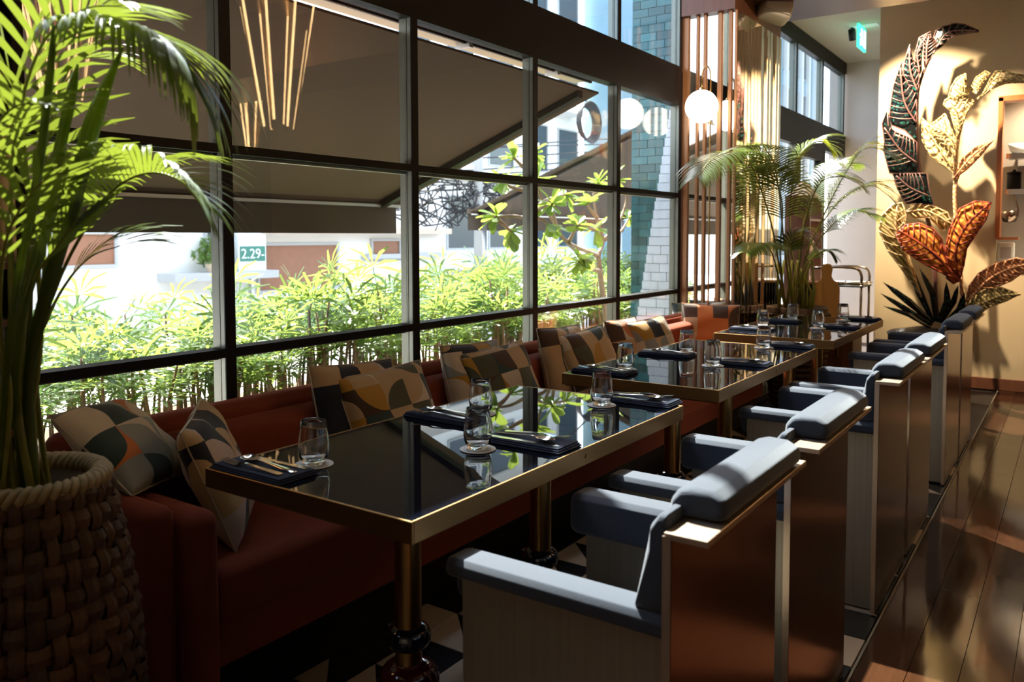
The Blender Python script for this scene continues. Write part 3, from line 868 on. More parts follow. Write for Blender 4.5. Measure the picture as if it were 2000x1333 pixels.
# ================================================================== armchairs
CW = 0.575
def make_chair():
    root = empty('armchair', (0, 0, 0))
    bev(MB().box(-0.014, 0.0, 0.0, CW, 0.008, 0.806).build('back_panel', M_copper, root), 0.001, 1)
    bev(MB().box(-0.014, 0.062, 0.0, CW, 0.800, 0.812).build('top_flange', M_flange, root), 0.001, 1)
    MB().box(-0.016, -0.001, -0.0015, 0.0, 0.008, 0.806).build('edge_strip', M_flange, root)
    # padded back: an outline swept across the chair
    outl = [(-0.016, 0.40), (-0.115, 0.40), (-0.055, 0.775), (-0.046, 0.828), (-0.028, 0.860), (0.000, 0.874), (0.034, 0.870), (0.058, 0.856), (0.066, 0.836), (0.060, 0.820), (0.045, 0.813), (-0.016, 0.813)]
    def sweep(poly, y0, y1, r):
        b = MB(); n = len(poly)
        cx = sum(p[0] for p in poly) / n; cz = sum(p[1] for p in poly) / n
        rings = [(y0, 0.012), (y0 + r * 0.35, 0.004), (y0 + r, 0.0), (y1 - r, 0.0), (y1 - r * 0.35, 0.004), (y1, 0.012)]
        for k, (yy, ins) in enumerate(rings):
            for x, z in poly:
                v = Vector((cx - x, cz - z)); L = v.length
                b.v.append((x + v.x / L * ins, yy, z + v.y / L * ins))
        m = len(rings)
        for k in range(m - 1):
            for i in range(n):
                j = (i + 1) % n
                b.f.append((k * n + i, k * n + j, (k + 1) * n + j, (k + 1) * n + i))
        b.f.append(tuple(range(n - 1, -1, -1))); b.f.append(tuple((m - 1) * n + i for i in range(n)))
        return b
    inner = [(-0.016, 0.662), (-0.076, 0.662), (-0.055, 0.775), (-0.046, 0.815), (-0.030, 0.835), (-0.016, 0.835)]
    bp = sweep(inner, 0.012, CW - 0.012, 0.014).build('back_pad', M_denim, root)
    bev(bp, 0.010, 4, 25); autosmooth(bp, 80)
    lw = sweep([(-0.016, 0.40), (-0.115, 0.40), (-0.072, 0.665), (-0.016, 0.665)], 0.090, CW - 0.090, 0.012).build('lower_back_pad', M_denim, root)
    bev(lw, 0.008, 3, 25); autosmooth(lw, 80)
    tp = sweep([(-0.046, 0.815), (-0.044, 0.838), (-0.030, 0.858), (-0.004, 0.866), (0.034, 0.864), (0.056, 0.852), (0.064, 0.834), (0.058, 0.818), (0.045, 0.813), (-0.030, 0.813)], 0.082, CW - 0.028, 0.020).build('top_pad', M_denim, root)
    bev(tp, 0.010, 4, 25); autosmooth(tp, 80)
    for s in (0, 1):
        y0 = 0.030 if s == 0 else CW - 0.042
        bev(MB().box(-0.462, -0.014, y0, y0 + 0.012, 0.008, 0.640).build('side_panel', M_steel_brown, root), 0.001, 1)
        # arm pad: shallow outside, deep inside
        if s == 0: prof_a = [(0.0, 0.632), (0.0, 0.652), (0.010, 0.664), (0.070, 0.664), (0.086, 0.652), (0.088, 0.575), (0.080, 0.565), (0.046, 0.565), (0.044, 0.628), (0.006, 0.626)]
        else: prof_a = [(CW - y, z) for y, z in [(0.0, 0.632), (0.0, 0.652), (0.010, 0.664), (0.070, 0.664), (0.086, 0.652), (0.088, 0.575), (0.080, 0.565), (0.046, 0.565), (0.044, 0.628), (0.006, 0.626)]][::-1]
        ap = MB(); n = len(prof_a)
        cy_ = sum(p[0] for p in prof_a) / n
        for xx, k_ in ((-0.488, 0.72), (-0.482, 0.90), (-0.468, 1.0), (-0.016, 1.0)):
            for y, z in prof_a:
                ap.v.append((xx, cy_ + (y - cy_) * k_, 0.630 + (z - 0.630) * k_))
        for q in range(3):
            for i in range(n):
                j = (i + 1) % n
                ap.f.append((q * n + i, (q + 1) * n + i, (q + 1) * n + j, q * n + j))
        ap.f.append(tuple(range(n))); ap.f.append(tuple(3 * n + i for i in range(n - 1, -1, -1)))
        po = ap.build('arm_pad', M_denim, root)
        bev(po, 0.014, 4, 25); autosmooth(po, 80)
    rbox('seat_cushion', M_denim, root, -0.47, -0.06, 0.046, CW - 0.046, 0.335, 0.435, 0.025)
    bev(MB().box(-0.455, -0.02, 0.044, CW - 0.044, 0.05, 0.335).build('seat_box', M_black, root), 0.003)
    return root
def spline2(p):
    return [(q.x, q.y) for q in spline([(a, b, 0) for a, b in p], 16)]
CY = [1.228, 1.915, 2.943, 3.578, 4.705, 5.36]
clabels = ['bronze and denim armchair in front, its whole arm and side panel showing', 'bronze and denim armchair at the front table, second of the row from the camera',
           'bronze and denim armchair at the middle table, third of the row from the camera', 'bronze and denim armchair at the middle table, fourth of the row from the camera',
           'bronze and denim armchair at the far table, fifth of the row from the camera', 'bronze and denim armchair ending the row beside the leaf sculpture']
cproto = make_chair()
for i, yy in enumerate(CY):
    c = cproto if i == 0 else copy_tree(cproto)
    c.location = (-0.534, yy, 0.0)
    tag(c, clabels[i], 'armchair', 'bronze armchairs in a row along the aisle')

# ================================================================== place settings
def slab(outline, z0, z1, name):
    return MB().prism(outline, 'z', z0, z1).mesh(name)
# napkin: three folded layers with a rolled edge
nb = MB()
for k, (a, b_) in enumerate([(0.0, 0.0045), (0.0047, 0.009), (0.0092, 0.0135)]):
    ins = 0.004 * k
    nb.box(-0.125 + ins, 0.125 - ins * 0.5, -0.058 + ins * 0.5, 0.058 - ins, a, b_)
napkin_me = nb.mesh('napkin')
bm = bmesh.new(); bm.from_mesh(napkin_me); bmesh.ops.bevel(bm, geom=list(bm.edges), offset=0.0018, segments=2, affect='EDGES', profile=0.5); bm.to_mesh(napkin_me); bm.free()
napkin_me.polygons.foreach_set('use_smooth', [True] * len(napkin_me.polygons))
def cutlery_mesh(kind):
    b = MB()
    def lay(stations):
        """stations (x, half width, z) -> thin solid"""
        L_ = [(x, -h, z) for x, h, z in stations]; R_ = [(x, h, z) for x, h, z in stations]
        n = len(stations); th = 0.0018
        b.add(L_ + R_ + [(x, y, z + th) for x, y, z in L_] + [(x, y, z + th) for x, y, z in R_],
              [(i, n + i, n + i + 1, i + 1) for i in range(n - 1)] + [(2 * n + i, 2 * n + i + 1, 3 * n + i + 1, 3 * n + i) for i in range(n - 1)] +
              [(i, i + 1, 2 * n + i + 1, 2 * n + i) for i in range(n - 1)] + [(n + i, 3 * n + i, 3 * n + i + 1, n + i + 1) for i in range(n - 1)] +
              [(0, 2 * n, 3 * n, n), (n - 1, 2 * n - 1, 4 * n - 1, 3 * n - 1)])
    handle = [(-0.10, 0.005, 0.001), (-0.095, 0.0085, 0.001), (-0.06, 0.0075, 0.003), (-0.02, 0.005, 0.006), (0.02, 0.0032, 0.009)]
    if kind == 'knife':
        lay([(-0.11, 0.006, 0.0), (-0.10, 0.008, 0.0), (-0.02, 0.007, 0.0), (0.0, 0.006, 0.0), (0.01, 0.009, 0.0), (0.08, 0.010, 0.0), (0.10, 0.007, 0.0), (0.11, 0.002, 0.0)])
    elif kind == 'spoon':
        lay(handle + [(0.035, 0.004, 0.008)])
        nx, ny = 8, 8
        vs_ = []
        for i in range(nx + 1):
            for j in range(ny + 1):
                u, v = -1 + 2 * i / nx, -1 + 2 * j / ny
                r_ = math.sqrt(max(0, 1 - u * u)) 
                hw = 0.0195 * (r_ ** 0.85)
                dep = 0.009 * (1 - u * u) * (1 - v * v)
                vs_.append((0.063 + 0.031 * u, hw * v, 0.010 - dep))
        b.add(vs_, [(i * (ny + 1) + j, i * (ny + 1) + j + 1, (i + 1) * (ny + 1) + j + 1, (i + 1) * (ny + 1) + j) for i in range(nx) for j in range(ny)])
    else:
        lay(handle + [(0.034, 0.005, 0.006), (0.045, 0.0105, 0.004), (0.055, 0.0115, 0.003)])
        for q in range(4):
            y = -0.0095 + q * 0.00633
            b.add([(0.054, y - 0.0018, 0.003), (0.054, y + 0.0018, 0.003), (0.098, y + 0.0009, 0.010), (0.098, y - 0.0009, 0.010),
                   (0.054, y - 0.0018, 0.0048), (0.054, y + 0.0018, 0.0048), (0.098, y + 0.0009, 0.0112), (0.098, y - 0.0009, 0.0112)],
                  [(0, 3, 2, 1), (4, 5, 6, 7), (0, 1, 5, 4), (1, 2, 6, 5), (2, 3, 7, 6), (3, 0, 4, 7)])
    return b.mesh(kind, True)
fork_me, knife_me, spoon_me = cutlery_mesh('fork'), cutlery_mesh('knife'), cutlery_mesh('spoon')
for me_ in (fork_me, knife_me): me_.set_sharp_from_angle(angle=math.radians(35))
coaster_me = MB().lathe([(0.046, 0.0), (0.047, 0.001), (0.046, 0.002)], 36).mesh('coaster', True)
coaster_me.set_sharp_from_angle(angle=math.radians(30))
gl = [(0.0, 0.0), (0.024, 0.0), (0.027, 0.003), (0.034, 0.018), (0.0375, 0.036), (0.0365, 0.055), (0.0325, 0.085), (0.0295, 0.106), (0.0290, 0.1070), (0.0284, 0.106), (0.0312, 0.085),
      (0.0350, 0.055), (0.0358, 0.036), (0.0322, 0.020), (0.024, 0.0105), (0.0, 0.009)]
glass_me = MB().lathe(gl, 36).mesh('tumbler', True)
mg, ng, bg = new_mat('clear_glass')
setp(bg, color=(0.98, 0.99, 0.99), rough=0.0, trans=1.0, ior=1.45)
def pane_like(): pass
M_glass = MATS['clear_glass']

TN = ['front table', 'middle table', 'far table']
# (table, side, end word, glass x, y)
SET = [(0, 'bench', 'near', -1.505, 1.325), (0, 'bench', 'far', -1.510, 2.005), (0, 'chair', 'near', -1.263, 1.663), (0, 'chair', 'far', -1.263, 2.333),
       (1, 'bench', 'near', -1.525, 3.021), (1, 'bench', 'far', -1.505, 3.617), (1, 'chair', 'near', -1.263, 3.319), (1, 'chair', 'far', -1.260, 3.998),
       (2, 'bench', 'near', -1.540, 4.860), (2, 'bench', 'far', -1.525, 5.423), (2, 'chair', 'near', -1.266, 5.040), (2, 'chair', 'far', -1.250, 5.610)]
rs = random.Random(3)
ZT = 0.750
for (ti, side, end, gx, gy) in SET:
    where = '%s side of the %s, %s place' % (side, TN[ti], 'nearer' if end == 'near' else 'farther')
    co = link('coaster', coaster_me, M_coaster, None, (gx, gy, ZT)); tag(co, 'round white paper coaster, %s' % where, 'coaster', 'white coasters')
    tg_ = link('tumbler', glass_me, M_glass, None, (gx, gy, ZT + 0.0022), (0, 0, rs.uniform(0, 6))); tag(tg_, 'clear stemless glass tumbler, %s' % where, 'glass', 'glass tumblers')
    if side == 'bench': nx, ny, rot = gx - 0.055, gy - 0.105, 0.0
    else: nx, ny, rot = gx + 0.080, gy + 0.125, PI
    nx = max(nx, TX0 + 0.130); nx = min(nx, TX1 - 0.130)
    rz = rot + rs.uniform(-0.03, 0.03)
    nk = link('napkin', napkin_me, M_napkin, None, (nx, ny, ZT), (0, 0, rz)); tag(nk, 'folded navy cloth napkin, %s' % where, 'napkin', 'navy napkins')
    cs, sn = math.cos(rz), math.sin(rz)
    for me_, nm, dy, dx, da in ((fork_me, 'fork', -0.034, 0.0, 0.05), (spoon_me, 'spoon', 0.002, 0.012, -0.04), (knife_me, 'knife', 0.034, 0.0, 0.02)):
        p = (nx + cs * dx - sn * dy, ny + sn * dx + cs * dy, ZT + 0.0139)
        o = link(nm, me_, M_cutlery, None, p, (0, 0, rz + PI + da + rs.uniform(-.05, .05)))
        tag(o, 'polished steel %s on the navy napkin, %s' % (nm, where), nm, 'cutlery on the napkins')

# ================================================================== cushions
def cushion_mesh(w, h, t, seed):
    r = random.Random(seed)
    n = 22
    vs_ = []; uv = []; fs = []
    for sgn in (1, -1):
        for i in range(n + 1):
            for j in range(n + 1):
                u, v = -1 + 2 * i / n, -1 + 2 * j / n
                e = (max(0.0, 1 - abs(u) ** 2.6) * max(0.0, 1 - abs(v) ** 2.6)) ** 0.5
                pin = 1 - 0.07 * (1 - abs(u)) ** 0.7 * 0 - 0.05 * (1 - v * v) * abs(u) ** 3
                pin2 = 1 - 0.05 * (1 - u * u) * abs(v) ** 3
                wr = 0.006 * math.sin(5 * u + 3 * v + seed) * e + 0.005 * math.sin(9 * v - 4 * u + 2 * seed) * e
                vs_.append((u * w / 2 * pin, sgn * (t / 2 * e + wr * 0.7) , v * h / 2 * pin2))
                uv.append(((u + 1) / 2 * w / 0.42, (v + 1) / 2 * h / 0.42))
    m = (n + 1) ** 2
    for i in range(n):
        for j in range(n):
            a, b_, c_, d_ = i * (n + 1) + j, (i + 1) * (n + 1) + j, (i + 1) * (n + 1) + j + 1, i * (n + 1) + j + 1
            fs.append((a, d_, c_, b_)); fs.append((m + a, m + b_, m + c_, m + d_))
    me = bpy.data.meshes.new('cushion_cover')
    me.from_pydata(vs_, [], fs)
    ul = me.uv_layers.new(name='UVMap')
    for lp in me.loops: ul.data[lp.index].uv = uv[lp.vertex_index]
    me.polygons.foreach_set('use_smooth', [True] * len(me.polygons))
    bm = bmesh.new(); bm.from_mesh(me); bmesh.ops.remove_doubles(bm, verts=bm.verts, dist=0.0006); bmesh.ops.recalc_face_normals(bm, faces=bm.faces); bm.to_mesh(me); bm.free()
    me.update()
    return me
navy, tan, cream, brown, olive, teal_, mustard, orange, grey_, pink = (0.008, 0.010, 0.024), (0.55, 0.36, 0.19), (0.66, 0.54, 0.42), (0.075, 0.036, 0.02), (0.085, 0.085, 0.045), (0.03, 0.055, 0.055), (0.50, 0.25, 0.03), (0.62, 0.17, 0.035), (0.30, 0.30, 0.28), (0.58, 0.45, 0.41)
P_navy = [navy, tan, navy, tan, navy, pink]
P_olive = [olive, tan, cream, brown, tan, mustard, teal_]
P_green = [grey_, teal_, cream, olive, orange, grey_]
P_orange = [orange, cream, orange, tan, orange, brown]
P_dark = [navy, grey_, cream, navy, mustard, tan]
# name, centre, half-turn of facing about z, lean back, roll, size, palette, label
CUSH = [
 ((-2.125, 1.205, 0.735), math.radians(122), math.radians(-50), math.radians(6), 0.31, P_green, 'grey green and orange patterned cushion slumped by the banquette end'),
 ((-2.00, 1.405, 0.635), math.radians(136), math.radians(-21), math.radians(-4), 0.365, P_navy, 'black navy and sand patterned cushion propped by the banquette end'),
 ((-2.115, 2.085, 0.648), math.radians(90), math.radians(-15), math.radians(3), 0.41, P_navy, 'navy patterned cushion behind the olive one at the front table'),
 ((-2.020, 2.165, 0.628), math.radians(84), math.radians(-22), math.radians(-3), 0.41, P_olive, 'olive and sand patterned cushion resting at the front table'),
 ((-2.115, 2.790, 0.645), math.radians(90), math.radians(-15), math.radians(2), 0.41, P_dark, 'dark patterned cushion behind the mustard one, between front and middle tables'),
 ((-2.020, 2.870, 0.625), math.radians(83), math.radians(-22), math.radians(-4), 0.42, P_olive, 'mustard and olive patterned cushion between the front and middle tables'),
 ((-2.115, 3.530, 0.648), math.radians(90), math.radians(-15), math.radians(2), 0.41, P_olive, 'brown patterned cushion standing behind its twin at the middle table'),
 ((-2.020, 3.640, 0.628), math.radians(83), math.radians(-22), math.radians(-4), 0.42, P_olive, 'sand and olive patterned cushion leaning at the middle table'),
 ((-2.115, 4.200, 0.645), math.radians(90), math.radians(-15), math.radians(2), 0.38, P_orange, 'brown and tan patterned cushion between the middle and far tables'),
 ((-2.020, 4.390, 0.630), math.radians(80), math.radians(-22), math.radians(-3), 0.40, P_dark, 'black and sand patterned cushion leaning between the middle and far tables'),
 ((-2.075, 5.400, 0.640), math.radians(28), math.radians(-14), math.radians(2), 0.40, P_orange, 'orange and brown patterned cushion in the corner under the column fins'),
 ((-2.205, 5.500, 0.645), math.radians(10), math.radians(-8), math.radians(-3), 0.38, P_green, 'pale patterned cushion tucked behind the orange one in the corner'),
]
for k, (c, fz, lean, roll, sz, pal, lab) in enumerate(CUSH):
    root = empty('cushion', c)
    # the flat face looks along +Y locally; turn it to face the room
    q = Matrix.Rotation(fz, 4, 'Z') @ Matrix.Rotation(lean, 4, 'X') @ Matrix.Rotation(roll, 4, 'Y')
    root.rotation_euler = q.to_euler()
    me_ = cushion_mesh(sz, sz, 0.13, k + 1)
    link('cover', me_, print_mat('cushion_print_%d' % k, pal, k * 1.31 + 0.4, 4.0), root)
    h = sz / 2 - 0.002
    e = [(-h, 0, -h), (-h * .96, 0, 0), (-h, 0, h), (0, 0, h * .96), (h, 0, h), (h * .96, 0, 0), (h, 0, -h), (0, 0, -h * .96), (-h, 0, -h)]
    MB().tube([p for p in e], 0.0025, 5).build('piping', M_tile_pale, root)
    tag(root, lab, 'cushion', 'patterned cushions on the banquette')

# ================================================================== woven basket and the palm in it
BX, BY = -1.632, 0.727
BH = 0.845
def bR(z):
    t = z / BH
    return 0.120 + 0.072 * math.sin(PI * min(1, 0.12 + 0.80 * t)) + 0.0 * t
bk = empty('woven_basket', (BX, BY, 0))
NS, NR = 34, 20
core = MB().lathe([(bR(BH * i / 14) - 0.012, BH * i / 14 + (0.004 if i == 0 else 0)) for i in range(15)] + [(bR(BH) - 0.022, BH), (bR(BH) - 0.024, BH - 0.10), (0.0, BH - 0.10)], 40).build('liner', M_soil, bk, smooth=True)
rh_ = BH / NR
rw = random.Random(17)
for s in range(NS):
    a0 = 2 * PI * s / NS
    hw = 0.40 * 2 * PI / NS
    hw *= rw.uniform(0.8, 1.08); a0 += rw.uniform(-0.015, 0.015)
    L_, R_ = [], []
    K = NR * 4
    Lo, Ro = [], []
    for k in range(K + 1):
        z = BH * k / K
        am = 0.0075 * math.cos(PI * (z / rh_ - 0.5) + PI * s)
        r = bR(z) + am
        for lst, a in ((L_, a0 - hw), (R_, a0 + hw)):
            lst.append((r * math.cos(a), r * math.sin(a), z))
        r2 = r + 0.005
        Lo.append((r2 * math.cos(a0), r2 * math.sin(a0), z))
    b = MB(); b.strip(L_, Lo); b.strip(Lo, R_)
    b.build('weave_strip', M_weave, bk, smooth=True)
for rr in range(NR):
    z0 = rh_ * (rr + 0.5) + rw.uniform(-0.004, 0.004)
    ph_ = rw.uniform(0, 6)
    lo, mid, hi = [], [], []
    K = NS * 4
    for k in range(K + 1):
        a = 2 * PI * k / K
        am = -0.0075 * math.cos(PI * rr) * math.cos(NS * a / 2 * 1.0 if False else PI * (a * NS / (2 * PI)))
        for lst, dz, ex in ((lo, -rh_ * 0.40, 0), (mid, 0, 0.006), (hi, rh_ * 0.40, 0)):
            r = bR(z0 + dz) + am + ex
            lst.append((r * math.cos(a), r * math.sin(a), z0 + dz + 0.005 * math.sin(3 * a + ph_)))
    b = MB(); b.strip(lo, mid); b.strip(mid, hi)
    b.build('weave_strip', M_weave, bk, smooth=True)
for ph in range(3):
    pts = []
    for k in range(241):
        a = 2 * PI * k / 240
        q = a * 17 + ph * 2 * PI / 3
        r = bR(BH) - 0.008 + 0.013 * math.cos(q)
        pts.append((r * math.cos(a), r * math.sin(a), BH - 0.006 + 0.013 * math.sin(q)))
    MB().tube(pts, 0.0085, 6).build('rim_cord', M_rim, bk, smooth=True)
tag(bk, 'tall brown woven basket holding the foreground palm beside the banquette end', 'basket')

def frond(root, rach, n=34, lmax=0.30, width=0.011, droop=0.35, up=(0, 0, 1), fold=0.5, start=0.30, r0=0.0048, seed=0, sides=(1, -1), stem_mat=None, segs=5, fwd=0.55, leafmat=None):
    r = random.Random(seed)
    rp = spline(rach, 40)
    rel = [p - root_loc(root) for p in rp]
    st = MB().tube(rel, [r0 * (1 - 0.75 * i / 39) for i in range(40)], 6).build('frond', stem_mat or M_palm_stem, root, smooth=True)
    b = MB()
    upv = Vector(up)
    for k in range(n):
        t = start + (1 - start) * (k + 0.5) / n
        i = min(int(t * 39), 38)
        p = rel[i].lerp(rel[i + 1], t * 39 - i)
        T = (rel[i + 1] - rel[i]).normalized()
        S = T.cross(upv)
        if S.length < 1e-3: S = Vector((1, 0, 0))
        S.normalize(); N = S.cross(T).normalized()
        u = (k + 0.5) / n
        L = lmax * (0.55 + 1.2 * u - 1.45 * u * u + 0.1) * r.uniform(0.9, 1.08)
        for sd in sides:
            d = (S * sd * (1 - 0.35 * u) + T * (fwd + 0.5 * u) + N * fold * (0.5 - 0.3 * u)).normalized()
            left, right = [], []
            q = p.copy(); dd = d.copy()
            wv0 = dd.cross(N).normalized()
            for s in range(segs + 1):
                f = s / segs
                ww = width * (0.45 + 1.4 * f if f < 0.35 else (1 - ((f - 0.35) / 0.65) ** 1.8 * 0.93))
                left.append(q + wv0 * ww * 0.5); right.append(q - wv0 * ww * 0.5)
                dd = (dd + Vector((0, 0, -droop * (0.25 + f)))/segs * 1.6).normalized()
                q = q + dd * (L / segs)
            b.strip(left, right)
    lv = b.build('leaflets', leafmat or M_palm, st, smooth=True); lv['kind'] = 'stuff'
    return st
def root_loc(root): return Vector(root.location)

pm = empty('areca_palm', (BX, BY, BH - 0.10))
b0 = [(BX + 0.05 * math.cos(a), BY + 0.05 * math.sin(a), BH - 0.10) for a in [i * 2 * PI / 9 for i in range(9)]]
# arching frond at the top, leaflets hanging
frond(pm, [b0[0], (-1.58, 0.721, 1.135), (-1.535, 0.723, 1.424), (-1.476, 0.727, 1.616), (-1.376, 0.751, 1.658), (-1.285, 0.788, 1.644), (-1.231, 0.811, 1.605), (-1.212, 0.821, 1.554)], n=44, lmax=0.27, width=0.011, droop=1.5, start=0.50, seed=1, fold=0.5, fwd=0.55, segs=8)
# mid frond reaching toward the window
frond(pm, [b0[1], (-1.591, 0.733, 1.057), (-1.564, 0.762, 1.209), (-1.5, 0.789, 1.323), (-1.44, 0.811, 1.39), (-1.372, 0.835, 1.416), (-1.318, 0.86, 1.402), (-1.285, 0.88, 1.359)], n=34, lmax=0.21, width=0.010, droop=1.0, start=0.48, seed=2, fold=1.5, fwd=0.5, segs=7)
# low dark frond against the hedge
frond(pm, [b0[2], (-1.639, 0.747, 1.031), (-1.636, 0.78, 1.146), (-1.626, 0.817, 1.219), (-1.61, 0.855, 1.264), (-1.584, 0.899, 1.284)], n=16, lmax=0.24, width=0.012, droop=0.55, start=0.62, seed=3, fold=0.3, fwd=0.9)
frond(pm, [b0[3], (-1.589, 0.709, 1.041), (-1.562, 0.717, 1.249), (-1.544, 0.706, 1.45), (-1.538, 0.682, 1.581), (-1.561, 0.645, 1.63)], n=15, lmax=0.26, width=0.014, droop=0.5, start=0.45, seed=4, fwd=0.6)
frond(pm, [b0[4], (-1.557, 0.681, 1.03), (-1.529, 0.668, 1.269), (-1.484, 0.664, 1.478), (-1.411, 0.675, 1.615), (-1.317, 0.695, 1.663), (-1.244, 0.721, 1.665)], n=17, lmax=0.20, width=0.012, droop=0.6, start=0.50, seed=5, fwd=0.7)
frond(pm, [b0[5], (-1.529, 0.653, 1.037), (-1.499, 0.615, 1.253), (-1.444, 0.59, 1.41), (-1.341, 0.593, 1.495), (-1.242, 0.613, 1.496)], n=13, lmax=0.17, width=0.013, droop=0.35, start=0.55, seed=6, fwd=0.8)
frond(pm, [b0[6], (-1.5, 0.647, 1.014), (-1.453, 0.616, 1.153), (-1.385, 0.598, 1.288), (-1.312, 0.605, 1.366), (-1.254, 0.624, 1.403)], n=10, lmax=0.16, width=0.012, droop=0.4, start=0.55, seed=7, fwd=0.9)
frond(pm, [b0[7], (-1.633, 0.737, 1.013), (-1.649, 0.773, 1.166), (-1.667, 0.797, 1.345), (-1.688, 0.817, 1.508), (-1.675, 0.859, 1.645), (-1.632, 0.915, 1.67)], n=18, lmax=0.20, width=0.012, droop=0.7, start=0.50, seed=8, fwd=0.6)
frond(pm, [b0[8], (-1.592, 0.678, 0.97), (-1.617, 0.634, 1.132), (-1.632, 0.598, 1.287), (-1.642, 0.576, 1.445), (-1.664, 0.542, 1.53)], n=14, lmax=0.26, width=0.014, droop=0.5, start=0.45, seed=9)
frond(pm, [b0[3], (-1.537, 0.675, 1.088), (-1.477, 0.676, 1.216), (-1.415, 0.7, 1.295), (-1.384, 0.711, 1.33)], n=10, lmax=0.15, width=0.012, droop=0.2, start=0.6, seed=10, fwd=1.2)
# unopened spear leaves
for pts_, rd in (([b0[0], (-1.559, 0.704, 1.026), (-1.503, 0.719, 1.213), (-1.453, 0.738, 1.358), (-1.405, 0.758, 1.508), (-1.358, 0.785, 1.627)], [0.007, 0.010, 0.013, 0.016, 0.015, 0.002]),
                 ([b0[4], (-1.516, 0.665, 1.09), (-1.467, 0.686, 1.269), (-1.426, 0.7, 1.417), (-1.398, 0.716, 1.545), (-1.391, 0.724, 1.592)], [0.006, 0.008, 0.009, 0.010, 0.009, 0.002]),
                 ([b0[6], (-1.462, 0.63, 1.099), (-1.417, 0.635, 1.254), (-1.366, 0.644, 1.41), (-1.334, 0.653, 1.577), (-1.333, 0.657, 1.633)], [0.005, 0.006, 0.007, 0.007, 0.006, 0.002])):
    sp = spline(pts_, 24)
    rads = [rd[min(int(i / 23 * 5), 4)] + (rd[min(int(i / 23 * 5) + 1, 5)] - rd[min(int(i / 23 * 5), 4)]) * (i / 23 * 5 - min(int(i / 23 * 5), 4)) for i in range(24)]
    MB().tube([p - root_loc(pm) for p in sp], rads, 7).build('spear_leaf', M_palm, pm, smooth=True)
# bare stems leaning in the basket
for i, (pts_, r_) in enumerate([([b0[0], (-1.563, 0.687, 0.991), (-1.542, 0.687, 1.141), (-1.507, 0.697, 1.286)], 0.008), ([b0[5], (-1.575, 0.715, 0.984), (-1.564, 0.731, 1.116), (-1.571, 0.734, 1.248)], 0.007), ([b0[7], (-1.553, 0.658, 0.997), (-1.501, 0.657, 1.181), (-1.491, 0.65, 1.339)], 0.008), ([b0[2], (-1.585, 0.708, 0.994), (-1.578, 0.764, 1.209), (-1.587, 0.791, 1.344)], 0.006)]):
    MB().tube([p - root_loc(pm) for p in spline(pts_, 16)], [r_ * (1 - 0.4 * k / 15) for k in range(16)], 7).build('stem', M_palm_stem, pm, smooth=True)
tag(pm, 'large areca palm with arching fronds in the woven basket in front', 'palm')

# ================================================================== display cabinet at the near end of the windows
cb = empty('display_cabinet', (-2.40, 0.80, 0.0))
MB().box(-0.40, -0.38, -0.30, 0.29, 0.58, 2.28).build('back_panel', M_wall_dark, cb)
for yy in (-0.30, 0.245):
    bev(MB().box(-0.40, 0.05, yy, yy + 0.035, 0.0, 2.28).build('upright', M_black, cb), 0.003)
for zz in (0.60, 0.776, 1.08, 1.235, 1.75):
    MB().box(-0.40, 0.03, -0.265, 0.245, zz - 0.02, zz).build('shelf', M_wood_brown, cb)
MB().box(-0.40, 0.0, -0.30, 0.28, 2.20, 2.28).build('top_panel', M_wall_dark, cb)
tag(cb, 'dark open display cabinet half hidden behind the foreground palm', 'cabinet')
tr_ = rbox('serving_tray', M_sign_white, None, -2.66, -2.38, 0.80, 1.03, 0.777, 0.793, 0.006, 2); tag(tr_, 'pale serving tray on the cabinet shelf behind the palm', 'tray')
bx_ = empty('fabric_box', (-2.5, 0.90, 0.777))
M_greyblue = mat('grey_blue_fabric', (0.40, 0.47, 0.56), 0.9, noise=0.15, scale=(150, 150, 150))
rbox('box_body', M_greyblue, bx_, -0.14, 0.09, -0.13, 0.13, 0.115, 0.255, 0.012); rbox('lid', M_greyblue, bx_, -0.15, 0.10, -0.138, 0.138, 0.245, 0.285, 0.012)
for sx in (-0.11, 0.06):
    for sy in (-0.10, 0.10):
        MB().tube([(sx, sy, 0.017), (sx, sy, 0.12)], 0.010, 8).build('foot', M_brass, bx_)
tag(bx_, 'grey blue fabric box on short brass feet behind the palm', 'box')
def lantern(x, y, z, r, h, label, strength):
    ln = empty('lantern', (x, y, z))
    MB().lathe([(r * 0.72, 0.02), (r * 0.80, h * 0.5), (r * 0.72, h - 0.02)], 20).build('glowing_shade', emit_mat('lantern_glow', (1.0, 0.55, 0.18), strength), ln, smooth=True)
    for i in range(14):
        a = 2 * PI * i / 14
        MB().tube([(r * math.cos(a), r * math.sin(a), 0.0), (r * math.cos(a), r * math.sin(a), h)], 0.004, 5).build('bar', M_black, ln)
    MB().lathe([(r + 0.004, 0.0), (r + 0.004, 0.012), (r - 0.02, 0.012)], 24).build('base_ring', M_black, ln)
    MB().lathe([(r + 0.004, h - 0.012), (r + 0.004, h), (0.02, h)], 24).build('top_ring', M_black, ln)
    tag(ln, label, 'lantern', 'glowing lanterns in the cabinet')
lantern(-2.52, 0.90, 1.236, 0.115, 0.40, 'tall glowing barred lantern in the cabinet behind the palm', 2.2)

